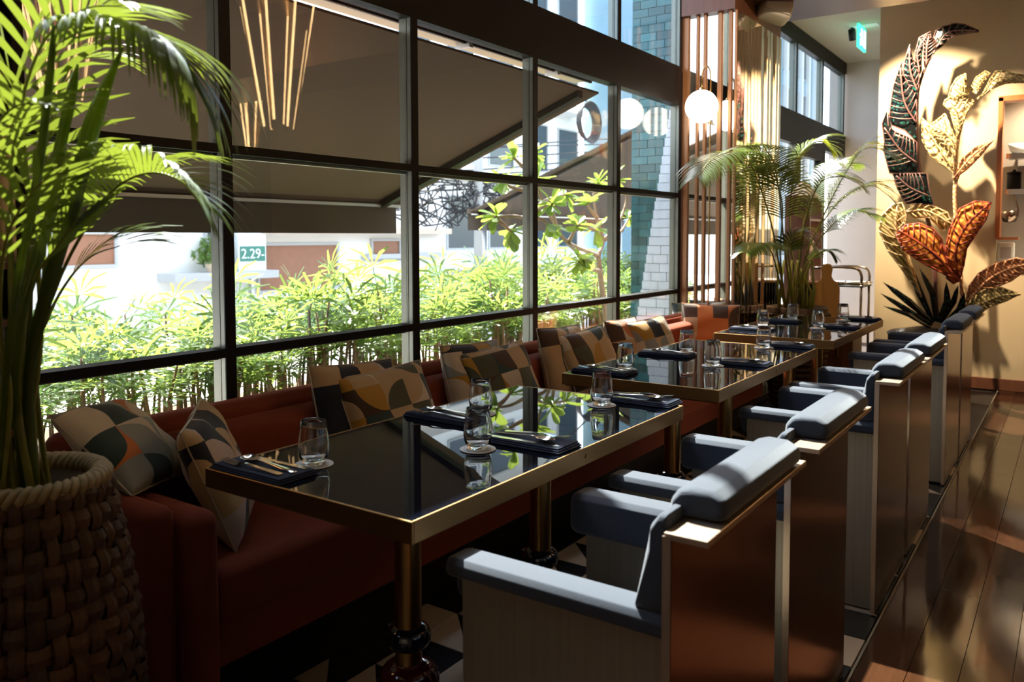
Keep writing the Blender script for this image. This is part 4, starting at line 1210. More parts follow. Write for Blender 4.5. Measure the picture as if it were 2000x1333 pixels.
# ================================================================== globe lamp in front of the mirrored column
LX, LY = -2.155, 5.40
lp = empty('globe_lamp', (LX + 0.06, LY + 0.08, 0.752))
gO = Vector((LX + 0.06, LY + 0.08, 0.752))
def gl_(p): return Vector(p) - gO
zc = 2.195
arc = [(LX + 0.055, LY + 0.02, 0.760)] + [(LX + 0.055, LY + 0.02, 1.6), (LX + 0.055, LY + 0.02, zc + 0.20)]
for k in range(1, 9):
    a = PI * k / 8
    arc.append((LX + 0.0275 + 0.0275 * math.cos(a) - 0.0, LY + 0.02 - 0.02 * k / 8, zc + 0.20 + 0.075 * math.sin(a)))
arc.append((LX, LY, zc + 0.10))
MB().tube([gl_(p) for p in arc], 0.0055, 8).build('brass_stem', M_brass, lp, smooth=True)
MB().lathe([(0.05, 0.0), (0.05, 0.012), (0.012, 0.016)], 20, gl_((LX + 0.055, LY + 0.02, 0.752))).build('base', M_brass, lp)
MB().lathe([(0.012, 0.0), (0.022, -0.012), (0.022, -0.022)], 16, gl_((LX, LY, zc + 0.128))).build('cap', M_brass, lp)
MB().lathe([(0.112 * math.sin(PI * i / 24), -0.112 * math.cos(PI * i / 24)) for i in range(25)], 36, gl_((LX, LY, zc))).build('globe', emit_mat('globe_glow', (1.0, 0.87, 0.68), 4.5), lp, smooth=True)
tag(lp, 'glowing white globe lamp on a hooked brass stem before the mirrored column', 'lamp')

# ================================================================== loudspeaker under the beam
sk = empty('loudspeaker', (-1.90, 6.16, 3.02))
M_offwhite = mat('off_white_plastic', (0.80, 0.72, 0.62), 0.5, noise=0.05)
hs = rbox('housing', M_offwhite, sk, -0.115, 0.115, -0.085, 0.075, -0.075, 0.075, 0.035, 4); hs.location = (0, 0, -0.045); hs.rotation_euler = (math.radians(-18), math.radians(18), math.radians(35))
gr_ = rbox('grille', mat('grille_cloth', (0.70, 0.60, 0.50), 0.8, noise=0.2, scale=(300, 300, 300)), sk, -0.10, 0.10, -0.094, -0.075, -0.062, 0.062, 0.008, 2); gr_.location = (0, 0, -0.045); gr_.rotation_euler = hs.rotation_euler
MB().tube([(0, 0.02, -0.02), (0, 0.05, 0.0)], 0.015, 8).build('bracket', M_alu, sk)
tag(sk, 'off-white loudspeaker hung tilted under the brown beam', 'loudspeaker')

# ================================================================== exit sign
ex = empty('exit_sign', (-1.861, 8.9, 3.423))
M_exit = emit_mat('exit_green', (0.05, 0.75, 0.42), 1.2); M_exitw = emit_mat('exit_white', (0.75, 1.0, 0.9), 1.6)
bev(MB().box(-0.11, 0.16, -0.07, 0.07, 0.0, 0.025).build('ceiling_plate', M_coaster, ex), 0.004)
pz = MB().box(-0.010, 0.010, -0.17, 0.17, -0.23, 0.0).build('panel', M_exit, ex)
for sx in (-0.013, 0.010):
    a_, b_ = sx, sx + 0.003
    MB().box(a_, b_, 0.05, 0.14, -0.20, -0.03).build('door_mark', M_exitw, pz)
    fig = MB(); fig.box(a_, b_, -0.07, -0.03, -0.07, -0.035); fig.box(a_, b_, -0.08, -0.02, -0.14, -0.075); fig.box(a_, b_, -0.12, -0.07, -0.11, -0.09); fig.box(a_, b_, -0.10, -0.07, -0.205, -0.14); fig.box(a_, b_, -0.03, 0.01, -0.19, -0.14)
    fig.build('running_figure', M_exitw, pz)
tag(ex, 'green lit exit sign with a running figure hung from the ceiling', 'exit sign')

# ================================================================== far planter with palm, board, box
PXc, PYc = -1.755, 6.36
pt = empty('woven_planter', (PXc, PYc, 0))
MB().lathe([(0.165, 0.0), (0.20, 0.2), (0.222, 0.5), (0.225, 0.76), (0.215, 0.765), (0.205, 0.70), (0.0, 0.70)], 32).build('liner', M_weave, pt, smooth=True)
for rr in range(16):
    z0 = 0.045 * rr + 0.03
    pts = []
    R0 = 0.165 + 0.058 * math.sin(min(1, z0 / 0.74) * PI / 2) + 0.004
    for k in range(97):
        a = 2 * PI * k / 96
        r = R0 + 0.006 * math.cos(24 * a + PI * rr)
        pts.append((r * math.cos(a), r * math.sin(a), z0))
    MB().tube(pts, 0.018, 5).build('weave_strip', M_weave, pt, smooth=True)
tag(pt, 'brown woven planter behind the far table, holding the lit palm', 'planter')
p2 = empty('areca_palm', (PXc, PYc, 0.70))
S0 = [(PXc + dx * 0.8, PYc + dy, 0.70) for dx, dy in ((-0.10, 0), (-0.05, 0.05), (0, -0.05), (0.05, 0.03), (0.10, -0.02), (0.02, 0.08), (-0.08, -0.06), (0.08, 0.06))]
F2 = dict(n=46, width=0.0125, droop=0.75, r0=0.008, start=0.42, fold=0.4)
frond(p2, [S0[0], (-1.816, 6.1, 1.081), (-1.781, 5.722, 1.452), (-1.785, 5.373, 1.749), (-1.775, 5.044, 1.829), (-1.775, 4.65, 1.766), (-1.757, 4.349, 1.636)], lmax=0.36, seed=21, **F2)
frond(p2, [S0[1], (-1.804, 6.179, 1.232), (-1.771, 5.921, 1.603), (-1.759, 5.702, 1.841), (-1.776, 5.39, 1.902), (-1.795, 5.007, 1.846)], lmax=0.32, seed=22, **F2)
frond(p2, [S0[5], (-1.836, 6.462, 1.23), (-1.861, 6.529, 1.591), (-1.827, 6.573, 1.912), (-1.709, 6.665, 2.052), (-1.608, 6.731, 1.992)], lmax=0.32, seed=23, **F2)
frond(p2, [S0[3], (-1.694, 6.372, 1.153), (-1.59, 6.463, 1.425), (-1.455, 6.506, 1.598), (-1.288, 6.567, 1.683), (-1.156, 6.591, 1.592)], lmax=0.38, seed=24, **F2)
frond(p2, [S0[4], (-1.68, 6.255, 1.079), (-1.58, 6.347, 1.423), (-1.436, 6.408, 1.764), (-1.306, 6.45, 1.948), (-1.125, 6.512, 1.905)], lmax=0.36, seed=25, **F2)
frond(p2, [S0[7], (-1.704, 6.485, 1.111), (-1.578, 6.651, 1.388), (-1.434, 6.759, 1.5), (-1.275, 6.866, 1.46)], lmax=0.28, seed=26, **F2)
frond(p2, [S0[2], (-1.711, 6.232, 1.041), (-1.647, 6.179, 1.422), (-1.564, 6.192, 1.682), (-1.431, 6.227, 1.734), (-1.311, 6.246, 1.682)], lmax=0.32, seed=27, **F2)
frond(p2, [S0[6], (-1.805, 6.042, 1.008), (-1.764, 5.717, 1.201), (-1.753, 5.424, 1.257), (-1.744, 5.122, 1.204)], lmax=0.25, seed=28, **F2)
frond(p2, [S0[2], (-1.757, 6.197, 1.003), (-1.765, 6.146, 1.233), (-1.691, 6.142, 1.328), (-1.582, 6.151, 1.234)], lmax=0.24, seed=29, **F2)
frond(p2, [S0[4], (-1.694, 6.241, 1.002), (-1.619, 6.302, 1.155), (-1.551, 6.352, 1.194), (-1.5, 6.386, 1.155)], lmax=0.20, seed=30, **F2)
frond(p2, [S0[0], (-1.827, 6.158, 1.156), (-1.781, 6.032, 1.533), (-1.781, 5.743, 1.774), (-1.786, 5.374, 1.766)], lmax=0.30, seed=31, **F2)
frond(p2, [S0[3], (-1.77, 6.441, 1.151), (-1.744, 6.608, 1.55), (-1.613, 6.842, 1.88), (-1.456, 7.012, 1.884)], lmax=0.30, seed=32, **F2)
rp_ = random.Random(12)
for i in range(9):
    sx = PXc - 0.13 + 0.032 * i; sy = PYc + rp_.uniform(-.10, .06)
    MB().tube([(sx - PXc, sy - PYc, 0.0), (sx - PXc + rp_.uniform(-.03, .03), sy - PYc, 0.18), (sx - PXc + rp_.uniform(-.10, .10), sy - PYc, 0.42)], [0.016, 0.012, 0.007], 7).build('stem', M_palm_stem, p2, smooth=True)
tag(p2, 'slender areca palm rising from the far planter beside the column', 'palm')

M_oak = mat('honey_oak_board', (0.42, 0.20, 0.055), 0.45, noise=0.2, scale=(30, 30, 3))
cbo = empty('cutting_board', (-1.688, 6.95, 0.679))
def board_outline(w, h):
    pts = [(-w / 2, 0), (w / 2, 0), (w / 2, h * 0.62)]
    pts += [(w / 2 - 0.03 * i / 3, h * 0.62 + 0.05 * i / 3) for i in range(1, 4)]
    pts += [(0.05, h * 0.74), (0.036, h * 0.80), (0.045, h * 0.92), (0.030, h * 0.99), (0.0, h), (-0.030, h * 0.99), (-0.045, h * 0.92), (-0.036, h * 0.80), (-0.05, h * 0.74)]
    pts += [(-w / 2 + 0.03 * i / 3, h * 0.62 + 0.05 * i / 3) for i in range(3, 0, -1)]
    return pts + [(-w / 2, h * 0.62)]
cbd = bev(MB().prism(board_outline(0.20, 0.52), 'y', -0.012, 0.012).build('board', M_oak, cbo), 0.004)
cbd.rotation_euler = (math.radians(-6), 0, math.radians(18)); cbd.location = (0.01, 0, -0.12)
tag(cbo, 'honey wood paddle cutting board leaning against the black box', 'cutting board')
sd = empty('sideboard', (-1.62, 7.22, 0))
bev(MB().box(-0.30, 0.12, -0.14, 0.22, 0.03, 0.62).build('body', M_wood_brown, sd), 0.004)
for dx_ in (-0.29, -0.085):
    dr = bev(MB().box(dx_ + 0.004, dx_ + 0.196, -0.152, -0.14, 0.06, 0.59).build('door', M_wood_brown, sd), 0.003)
    MB().tube([(dx_ + 0.10, -0.165, 0.30), (dx_ + 0.10, -0.165, 0.38)], 0.005, 6).build('handle', M_brass, dr)
tag(sd, 'dark wooden sideboard behind the far table', 'sideboard')
bb = empty('black_box', (-1.80, 7.16, 0.622))
bev(MB().box(-0.14, 0.13, -0.12, 0.14, 0.0, 0.28).build('case', M_black, bb), 0.004); MB().box(-0.145, 0.135, -0.125, 0.145, 0.28, 0.295).build('lid', M_fin, bb)
tag(bb, 'black box with a copper lid on the sideboard beside the palm', 'box')

# ================================================================== bar cart
ct = empty('bar_cart', (-1.62, 7.62, 0))
M_chrome = mat('bronze_tube', (0.30, 0.22, 0.17), 0.2, noise=0.1, metal=1.0)
for sx in (-0.22, 0.10):
    for sy in (-0.16, 0.16):
        MB().tube([(sx, sy, 0.06), (sx, sy, 0.92)], 0.011, 8).build('upright', M_chrome, ct, smooth=True)
        MB().lathe([(0.0, 0.0), (0.03, 0.012), (0.03, 0.048), (0.0, 0.06)], 14, (sx, sy, 0.0)).build('wheel', M_black, ct, smooth=True)
for zz in (0.86, 0.54, 0.22):
    bev(MB().box(-0.24, 0.12, -0.18, 0.18, zz, zz + 0.012).build('tray', M_black, ct), 0.003)
    MB().tube([(-0.24, -0.18, zz + 0.03), (0.12, -0.18, zz + 0.03), (0.12, 0.18, zz + 0.03), (-0.24, 0.18, zz + 0.03), (-0.24, -0.18, zz + 0.03)], 0.008, 6).build('tray_rail', M_chrome, ct)
for sy in (-0.16, 0.16):
    MB().tube(spline([(-0.30, sy, 1.02), (-0.10, sy, 1.03), (0.06, sy, 1.02), (0.10, sy, 0.96), (0.10, sy, 0.90)], 18), 0.012, 8).build('handle', M_chrome, ct, smooth=True)
tag(ct, 'bronze tube bar cart with three trays by the corner of the art wall', 'cart')
for i, (dx_, dy_, lab) in enumerate([(-0.14, -0.04, 'flat pale plate stack on top of the bar cart'), (0.02, 0.03, 'second pale plate stack on top of the bar cart, nearer the art wall')]):
    o = MB().lathe([(0.04, 0.0), (0.075, 0.012), (0.08, 0.03), (0.07, 0.03), (0.04, 0.016)], 24, (0, 0, 0)).build('plate_stack', M_sign_white, smooth=True); o.location = (-1.62 + dx_, 7.62 + dy_, 0.873)
    tag(o, lab, 'plates', 'plates on the cart')
for i in range(3):
    o = MB().lathe([(0.03, 0.0), (0.038, 0.05), (0.036, 0.05), (0.028, 0.006)], 18).build('metal_cup', M_cutlery, smooth=True); o.location = (-1.76 + 0.09 * i, 7.58, 0.553)
    tag(o, 'small metal cup on the middle tray of the bar cart', 'cup', 'metal cups on the cart')

# ================================================================== shelves beside the far door
ws = empty('wall_shelf', (-2.36, 8.1, 0))
for yy in (-0.02, 0.42):
    MB().box(0, 0.24, yy, yy + 0.02, 0.05, 1.70).build('side', M_wood_brown, ws)
for zz in (0.75, 1.10, 1.45, 1.68):
    MB().box(0, 0.24, 0, 0.42, zz, zz + 0.02).build('shelf', M_wood_brown, ws)
tag(ws, 'brown wooden wall shelf beside the dark door behind the palm', 'shelf')
M_pot = mat('cream_patterned_ceramic', (0.60, 0.42, 0.34), 0.4, noise=0.5, scale=(40, 40, 40))
for i, (y_, z_, lab) in enumerate([(8.20, 1.121, 'cream ceramic pot on the shelf behind the palm'), (8.38, 1.121, 'second cream ceramic pot on the shelf, nearer the door'), (8.28, 0.771, 'cream ceramic pot on the lower shelf behind the palm')]):
    o = MB().lathe([(0.055, 0.0), (0.075, 0.05), (0.08, 0.13), (0.065, 0.16), (0.06, 0.16), (0.07, 0.12)], 22).build('ceramic_pot', M_pot, smooth=True); o.location = (-2.24, y_, z_)
    tag(o, lab, 'pot', 'ceramic pots on the wall shelf')
o = MB().add([(-0.10, -0.2, 0), (0.10, -0.2, 0), (0.10, 0.2, 0), (-0.10, 0.2, 0), (0, -0.12, 0.14), (0, 0.12, 0.14)], [(0, 3, 2, 1), (0, 1, 4), (1, 2, 5, 4), (2, 3, 5), (3, 0, 4, 5)]).build('spice_roof_model', M_pot); o.location = (-2.24, 8.30, 1.701)
tag(o, 'small cream house-shaped ornament on top of the wall shelf', 'ornament')

# ================================================================== leaf sculpture on the art wall
M_sequin, nt_, b_s = new_mat('black_sequins')
setp(b_s, color=(0.008, 0.012, 0.012), rough=0.25, metal=0.3)
vor = nt_.nodes.new('ShaderNodeTexVoronoi'); vor.inputs['Scale'].default_value = 70
tc_ = nt_.nodes.new('ShaderNodeTexCoord'); nt_.links.new(tc_.outputs['Object'], vor.inputs[0])
rp2 = nt_.nodes.new('ShaderNodeValToRGB'); rp2.color_ramp.elements[0].color = (0.006, 0.007, 0.008, 1); rp2.color_ramp.elements[1].color = (0.02, 0.16, 0.13, 1); rp2.color_ramp.elements[0].position = 0.72; rp2.color_ramp.elements[1].position = 0.97
nt_.links.new(vor.outputs['Color'], rp2.inputs[0]); nt_.links.new(rp2.outputs[0], b_s.inputs['Base Color'])
nm_ = nt_.nodes.new('ShaderNodeBump'); nm_.inputs['Strength'].default_value = 0.9; nm_.inputs['Distance'].default_value = 0.02
nt_.links.new(vor.outputs['Color'], nm_.inputs['Height']); nt_.links.new(nm_.outputs[0], b_s.inputs['Normal'])
def rattan(name, c1, c2, sc, wsc=24):
    m, nt, b = new_mat(name)
    setp(b, rough=0.75)
    tc = nt.nodes.new('ShaderNodeTexCoord')
    wv = nt.nodes.new('ShaderNodeTexWave'); wv.inputs['Scale'].default_value = wsc; wv.inputs['Distortion'].default_value = 3.0; wv.inputs['Detail'].default_value = 2.0; wv.bands_direction = 'DIAGONAL'
    nt.links.new(tc.outputs['Object'], wv.inputs[0])
    r = nt.nodes.new('ShaderNodeValToRGB'); r.color_ramp.elements[0].color = (*c1, 1); r.color_ramp.elements[1].color = (*c2, 1); r.color_ramp.elements[0].position = 0.25; r.color_ramp.elements[1].position = 0.7
    nt.links.new(wv.outputs[0], r.inputs[0]); nt.links.new(r.outputs[0], b.inputs['Base Color'])
    bp = nt.nodes.new('ShaderNodeBump'); bp.inputs['Strength'].default_value = 0.35; bp.inputs['Distance'].default_value = 0.008
    nt.links.new(wv.outputs[0], bp.inputs['Height']); nt.links.new(bp.outputs[0], b.inputs['Normal'])
    return m
M_cream_r = rattan('cream_rattan', (0.42, 0.30, 0.14), (0.72, 0.58, 0.34), 1, 16)
M_orange_r = rattan('orange_raffia', (0.52, 0.13, 0.018), (0.85, 0.40, 0.06), 1, 11)
M_red_r = rattan('red_raffia', (0.13, 0.012, 0.008), (0.55, 0.10, 0.03), 1, 8)
M_olive_r = rattan('olive_rattan', (0.22, 0.16, 0.06), (0.58, 0.45, 0.20), 1, 18)
M_rust_r = rattan('rust_rattan', (0.40, 0.16, 0.07), (0.68, 0.34, 0.17), 1, 18)
M_darkstem = mat('dark_plum_stem', (0.10, 0.045, 0.04), 0.4, noise=0.3)
sc_ = empty('leaf_sculpture', (-1.0, 7.62, 0.0))
SO = Vector((-1.0, 7.62, 0.0))
def blade(parent, outline, m, th=0.014, bow=0.0, name='leaf'):
    pts = [Vector(p) - SO for p in outline]
    c = sum(pts, Vector()) / len(pts)
    n = len(pts)
    b = MB()
    inner = [c.lerp(p, 0.55) + Vector((0, -bow * 0.8, 0)) for p in pts]
    cc = c + Vector((0, -bow, 0))
    F_ = pts + inner + [cc]
    Bk = [p + Vector((0, th, 0)) for p in F_]
    N = len(F_)
    fs = []
    for i in range(n):
        j = (i + 1) % n
        fs += [(i, j, n + j, n + i), (n + i, n + j, 2 * n), (N + j, N + i, N + n + i, N + n + j), (N + n + j, N + n + i, N + 2 * n), (j, i, N + i, N + j)]
    b.add(F_ + Bk, fs)
    o = b.build(name, m, parent)
    bm = bmesh.new(); bm.from_mesh(o.data); bmesh.ops.recalc_face_normals(bm, faces=bm.faces); bm.to_mesh(o.data); bm.free()
    return o
def stem(parent, pts, r, m, name='stem', n=26):
    sp_ = [p - SO for p in spline(pts, n)]
    rad = r if not isinstance(r, tuple) else [r[0] + (r[1] - r[0]) * i / (n - 1) for i in range(n)]
    return MB().tube(sp_, rad, 7).build(name, m, parent, smooth=True)
def ribs(leaf, spine, outline, m, k=9, r=0.006, lift=0.02):
    """raised ribs from the spine to the rim, and the rim itself: one part"""
    sp_ = spline(spine, k + 2)
    ol = [Vector(p) for p in outline]
    b = MB()
    b.tube([p - SO + Vector((0, -lift * 0.5, 0)) for p in ol + [ol[0]]], r * 1.3, 5)
    b.tube([p - SO + Vector((0, -lift, 0)) for p in spline(spine, 14)], r * 1.7, 6)
    for i in range(1, k + 1):
        s0 = sp_[i]; T = (sp_[i + 1] - sp_[i - 1]).normalized()
        for sd in (1, -1):
            S = Vector((T.z, 0, -T.x)) * sd
            d = (S * 0.8 + T * 0.65).normalized()
            best = None
            for q in range(len(ol)):          # meet the rim
                A, B_ = ol[q], ol[(q + 1) % len(ol)]
                ex, ez = B_.x - A.x, B_.z - A.z
                den = d.x * ez - d.z * ex
                if abs(den) < 1e-9: continue
                t = ((A.x - s0.x) * ez - (A.z - s0.z) * ex) / den
                u = ((A.x - s0.x) * d.z - (A.z - s0.z) * d.x) / den
                if t > 0.01 and 0 <= u <= 1 and (best is None or t < best): best = t
            if best:
                e = s0 + d * best
                md = s0.lerp(e, 0.5) + Vector((0, -lift * 0.6, 0)) + T * (-0.08 * best)
                b.tube([p - SO + Vector((0, -lift * 0.6, 0)) for p in spline([s0, md, e], 6)], r, 5)
    return b.build('ribs', m, leaf, smooth=True)
def feather(spine, lens, m_blade, m_stem, side, k, ang, wfac, r=(0.018, 0.008), name='feather', curl=0.35):
    """a long quill with separate pointed barbs on one side"""
    root = stem(sc_, spine, r, m_stem, name, 30)
    sp_ = spline(spine, k + 2)
    for i in range(1, k + 1):
        s0 = sp_[i]; T = (sp_[min(i + 1, k + 1)] - sp_[i - 1]).normalized()
        S = Vector((-T.z, 0, T.x)) * side
        u = (i - 1) / (k - 1)
        L = lens(u)
        step = (sp_[i] - sp_[i - 1]).length
        d = (S * math.cos(ang) + T * math.sin(ang)).normalized()
        up_ = T
        a_ = s0 - T * step * 0.95; b_ = s0 + T * step * 0.35
        mid_a = a_ + d * L * 0.55 - up_ * step * wfac * 0.35
        mid_b = b_ + d * L * 0.50 + up_ * step * wfac * 0.05
        tip = s0 + d * L + up_ * L * curl
        dy = Vector((0, -0.035 * math.sin(i * 1.7), 0))
        blade(root, [a_, mid_a + dy, (mid_a + tip) / 2 - up_ * 0.02 + dy, tip + dy * 0.5, (mid_b + tip) / 2 + dy, mid_b + dy, b_], m_blade, 0.010, 0.012, 'barb')
    return root
# dark sequined feather: separate overlapping blades on a curved quill
quill = stem(sc_, [(-0.951, 7.62, 0.622), (-0.995, 7.61, 1.222), (-1.063, 7.6, 1.565), (-1.12, 7.58, 1.993), (-1.135, 7.57, 2.375), (-1.119, 7.56, 2.562), (-1.038, 7.55, 2.781), (-0.922, 7.55, 2.915), (-0.698, 7.56, 2.938)], (0.020, 0.009), M_darkstem, 'dark_feather', 34)
for ol_, sp_, yy_ in (
    ([(-1.113, 7.53, 1.823), (-1.325, 7.53, 1.833), (-1.378, 7.53, 2.035), (-1.371, 7.53, 2.108), (-1.394, 7.53, 2.256), (-1.357, 7.53, 2.373), (-1.346, 7.53, 2.239), (-1.289, 7.53, 2.179), (-1.19, 7.53, 2.129), (-1.123, 7.53, 2.082)], [(-1.112, 7.51, 1.907), (-1.243, 7.51, 2.024), (-1.37, 7.51, 2.217)], 0),
    ([(-1.126, 7.55, 2.093), (-1.221, 7.55, 2.189), (-1.325, 7.55, 2.24), (-1.343, 7.55, 2.306), (-1.327, 7.55, 2.48), (-1.313, 7.55, 2.577), (-1.258, 7.55, 2.767), (-1.248, 7.55, 2.668), (-1.203, 7.55, 2.578), (-1.135, 7.55, 2.482), (-1.13, 7.55, 2.288)], [(-1.126, 7.53, 2.234), (-1.223, 7.53, 2.425), (-1.261, 7.53, 2.708)], 0),
    ([(-1.127, 7.53, 2.437), (-1.2, 7.53, 2.575), (-1.24, 7.53, 2.664), (-1.231, 7.53, 2.76), (-1.191, 7.53, 2.894), (-1.181, 7.53, 2.808), (-1.153, 7.53, 2.729), (-1.116, 7.53, 2.641), (-1.118, 7.53, 2.553)], [(-1.121, 7.51, 2.496), (-1.179, 7.51, 2.666), (-1.191, 7.51, 2.86)], 0),
    ([(-1.119, 7.55, 2.632), (-1.151, 7.55, 2.69), (-1.154, 7.55, 2.829), (-1.126, 7.55, 2.943), (-1.039, 7.55, 2.985), (-1.042, 7.55, 2.944), (-1.095, 7.55, 2.918), (-1.108, 7.55, 2.823), (-1.104, 7.55, 2.672)], [(-1.112, 7.53, 2.649), (-1.132, 7.53, 2.823), (-1.062, 7.53, 2.951)], 0),
    ([(-1.079, 7.53, 2.695), (-1.089, 7.53, 2.797), (-1.092, 7.53, 2.922), (-1.085, 7.53, 2.954), (-1.04, 7.53, 2.952), (-1.035, 7.53, 2.914), (-0.982, 7.53, 2.878), (-1.017, 7.53, 2.787)], [(-1.061, 7.51, 2.702), (-1.061, 7.51, 2.831), (-1.048, 7.51, 2.937)], 0),
    ([(-1.013, 7.55, 2.811), (-1.023, 7.55, 2.916), (-1.005, 7.55, 2.984), (-0.95, 7.55, 3.009), (-0.931, 7.55, 3.01), (-0.865, 7.55, 3.021), (-0.799, 7.55, 3.003), (-0.697, 7.55, 2.94), (-0.762, 7.55, 2.937), (-0.834, 7.55, 2.943), (-0.91, 7.55, 2.901), (-0.965, 7.55, 2.846)], [(-0.999, 7.53, 2.826), (-0.909, 7.53, 2.95), (-0.713, 7.53, 2.938)], 0),
    ([(-1.309, 7.53, 1.832), (-1.044, 7.53, 1.82), (-1.018, 7.53, 1.68), (-0.981, 7.53, 1.561), (-1.197, 7.53, 1.575), (-1.263, 7.53, 1.706)], [(-1.018, 7.51, 1.633), (-1.158, 7.51, 1.705), (-1.27, 7.51, 1.808)], 0),
    ):
    lf_ = blade(quill, ol_, M_sequin, 0.012, 0.02, 'barb'); ribs(lf_, sp_, ol_, M_darkstem, 7, 0.004)
# cream rattan feather curving over the kitchen pass
quill2 = stem(sc_, [(-0.745, 7.66, 0.673), (-0.809, 7.66, 1.138), (-0.845, 7.65, 1.562), (-0.846, 7.64, 1.814), (-0.83, 7.63, 2.105), (-0.768, 7.62, 2.327), (-0.662, 7.62, 2.441), (-0.522, 7.62, 2.515), (-0.316, 7.62, 2.505)], (0.016, 0.010), M_cream_r, 'cream_feather', 34)
for ol_, sp_, yy_ in (
    ([(-0.786, 7.58, 2.616), (-0.776, 7.58, 2.524), (-0.753, 7.58, 2.481), (-0.759, 7.58, 2.441), (-0.825, 7.58, 2.435), (-0.854, 7.58, 2.417), (-0.903, 7.58, 2.443), (-0.886, 7.58, 2.515), (-0.847, 7.58, 2.586)], [(-0.768, 7.56, 2.439), (-0.824, 7.56, 2.485), (-0.786, 7.56, 2.584)], 0),
    ([(-0.755, 7.6, 2.484), (-0.71, 7.6, 2.582), (-0.647, 7.6, 2.623), (-0.611, 7.6, 2.603), (-0.662, 7.6, 2.527), (-0.707, 7.6, 2.446)], [(-0.724, 7.58, 2.458), (-0.69, 7.58, 2.535), (-0.627, 7.58, 2.601)], 0),
    ([(-0.669, 7.58, 2.419), (-0.608, 7.58, 2.559), (-0.575, 7.58, 2.612), (-0.501, 7.58, 2.603), (-0.476, 7.58, 2.584), (-0.383, 7.58, 2.558), (-0.308, 7.58, 2.526), (-0.307, 7.58, 2.486), (-0.482, 7.58, 2.525), (-0.572, 7.58, 2.503)], [(-0.657, 7.56, 2.436), (-0.554, 7.56, 2.55), (-0.317, 7.56, 2.508)], 0),
    ([(-0.886, 7.6, 2.444), (-0.761, 7.6, 2.431), (-0.716, 7.6, 2.386), (-0.769, 7.6, 2.309), (-0.803, 7.6, 2.204), (-0.838, 7.6, 2.111), (-0.859, 7.6, 2.208), (-0.891, 7.6, 2.328), (-0.941, 7.6, 2.386), (-0.931, 7.6, 2.419)], [(-0.818, 7.58, 2.162), (-0.84, 7.58, 2.288), (-0.902, 7.58, 2.413)], 0),
    ([(-0.926, 7.58, 2.307), (-0.866, 7.58, 2.153), (-0.835, 7.58, 2.088), (-0.843, 7.58, 1.952), (-0.931, 7.58, 2.053), (-1.009, 7.58, 2.142), (-1.052, 7.58, 2.221), (-0.992, 7.58, 2.25)], [(-0.842, 7.56, 2.004), (-0.912, 7.56, 2.146), (-1.027, 7.56, 2.213)], 0),
    ([(-1.103, 7.6, 2.291), (-0.973, 7.6, 2.154), (-0.864, 7.6, 1.975), (-0.849, 7.6, 1.816), (-1.026, 7.6, 1.964), (-1.091, 7.6, 2.095)], [(-0.855, 7.58, 1.856), (-0.968, 7.58, 2.034), (-1.092, 7.58, 2.258)], 0),
    ):
    lf_ = blade(quill2, ol_, M_cream_r, 0.012, 0.02, 'barb'); ribs(lf_, sp_, ol_, M_olive_r, 7, 0.004)
stem(sc_, [(-0.773, 7.66, 0.884), (-0.821, 7.64, 1.392), (-0.834, 7.62, 1.728), (-0.74, 7.62, 1.932), (-0.588, 7.62, 2.059)], (0.010, 0.005), M_rust_r)
o1 = [(-0.858, 7.62, 1.771), (-0.794, 7.61, 1.935), (-0.704, 7.6, 2.019), (-0.579, 7.6, 2.064), (-0.667, 7.61, 1.948), (-0.756, 7.62, 1.85)]
lf_ = blade(sc_, o1, M_cream_r, 0.010, 0.01); ribs(lf_, [o1[0], (-0.72, 7.6, 1.95), o1[3]], o1, M_rust_r, 5, 0.005)
# olive curled leaf on the side toward the cart
o2 = [(-1.066, 7.58, 0.792), (-1.205, 7.56, 1.005), (-1.325, 7.54, 1.178), (-1.4, 7.53, 1.353), (-1.374, 7.53, 1.483), (-1.292, 7.53, 1.568), (-1.225, 7.53, 1.584), (-1.194, 7.55, 1.481), (-1.212, 7.56, 1.308), (-1.157, 7.57, 1.092)]
lf_ = blade(sc_, o2, M_olive_r, 0.012, 0.03); ribs(lf_, [o2[0], (-1.191, 7.53, 1.136), (-1.264, 7.51, 1.352), (-1.249, 7.51, 1.567)], o2, M_cream_r, 8, 0.006)
o3 = [(-1.204, 7.56, 1.503), (-1.118, 7.55, 1.565), (-1.002, 7.55, 1.554), (-0.889, 7.56, 1.497), (-0.843, 7.57, 1.391), (-0.924, 7.57, 1.35), (-1.02, 7.56, 1.457), (-1.136, 7.56, 1.459)]
lf_ = blade(sc_, o3, M_olive_r, 0.012, 0.02); ribs(lf_, [o3[0], (-1.037, 7.53, 1.512), o3[4]], o3, M_cream_r, 6, 0.005)
# orange heart-shaped leaves
o4 = [(-0.78, 7.5, 0.942), (-0.885, 7.47, 0.995), (-1.054, 7.45, 1.089), (-1.19, 7.44, 1.193), (-1.243, 7.44, 1.317), (-1.175, 7.44, 1.393), (-1.071, 7.44, 1.405), (-0.977, 7.45, 1.362), (-0.909, 7.46, 1.274), (-0.886, 7.48, 1.141)]
lf_ = blade(sc_, o4, M_orange_r, 0.014, 0.05, 'heart_leaf'); ribs(lf_, [o4[0], (-0.938, 7.42, 1.141), (-1.09, 7.41, 1.266), (-1.221, 7.42, 1.351)], o4, M_red_r, 9, 0.007, 0.045)
o5 = [(-0.78, 7.5, 0.942), (-0.87, 7.48, 1.078), (-0.876, 7.47, 1.224), (-0.845, 7.46, 1.37), (-0.782, 7.45, 1.521), (-0.679, 7.45, 1.576), (-0.57, 7.46, 1.565), (-0.606, 7.47, 1.429), (-0.682, 7.48, 1.299), (-0.734, 7.49, 1.204), (-0.754, 7.5, 1.059)]
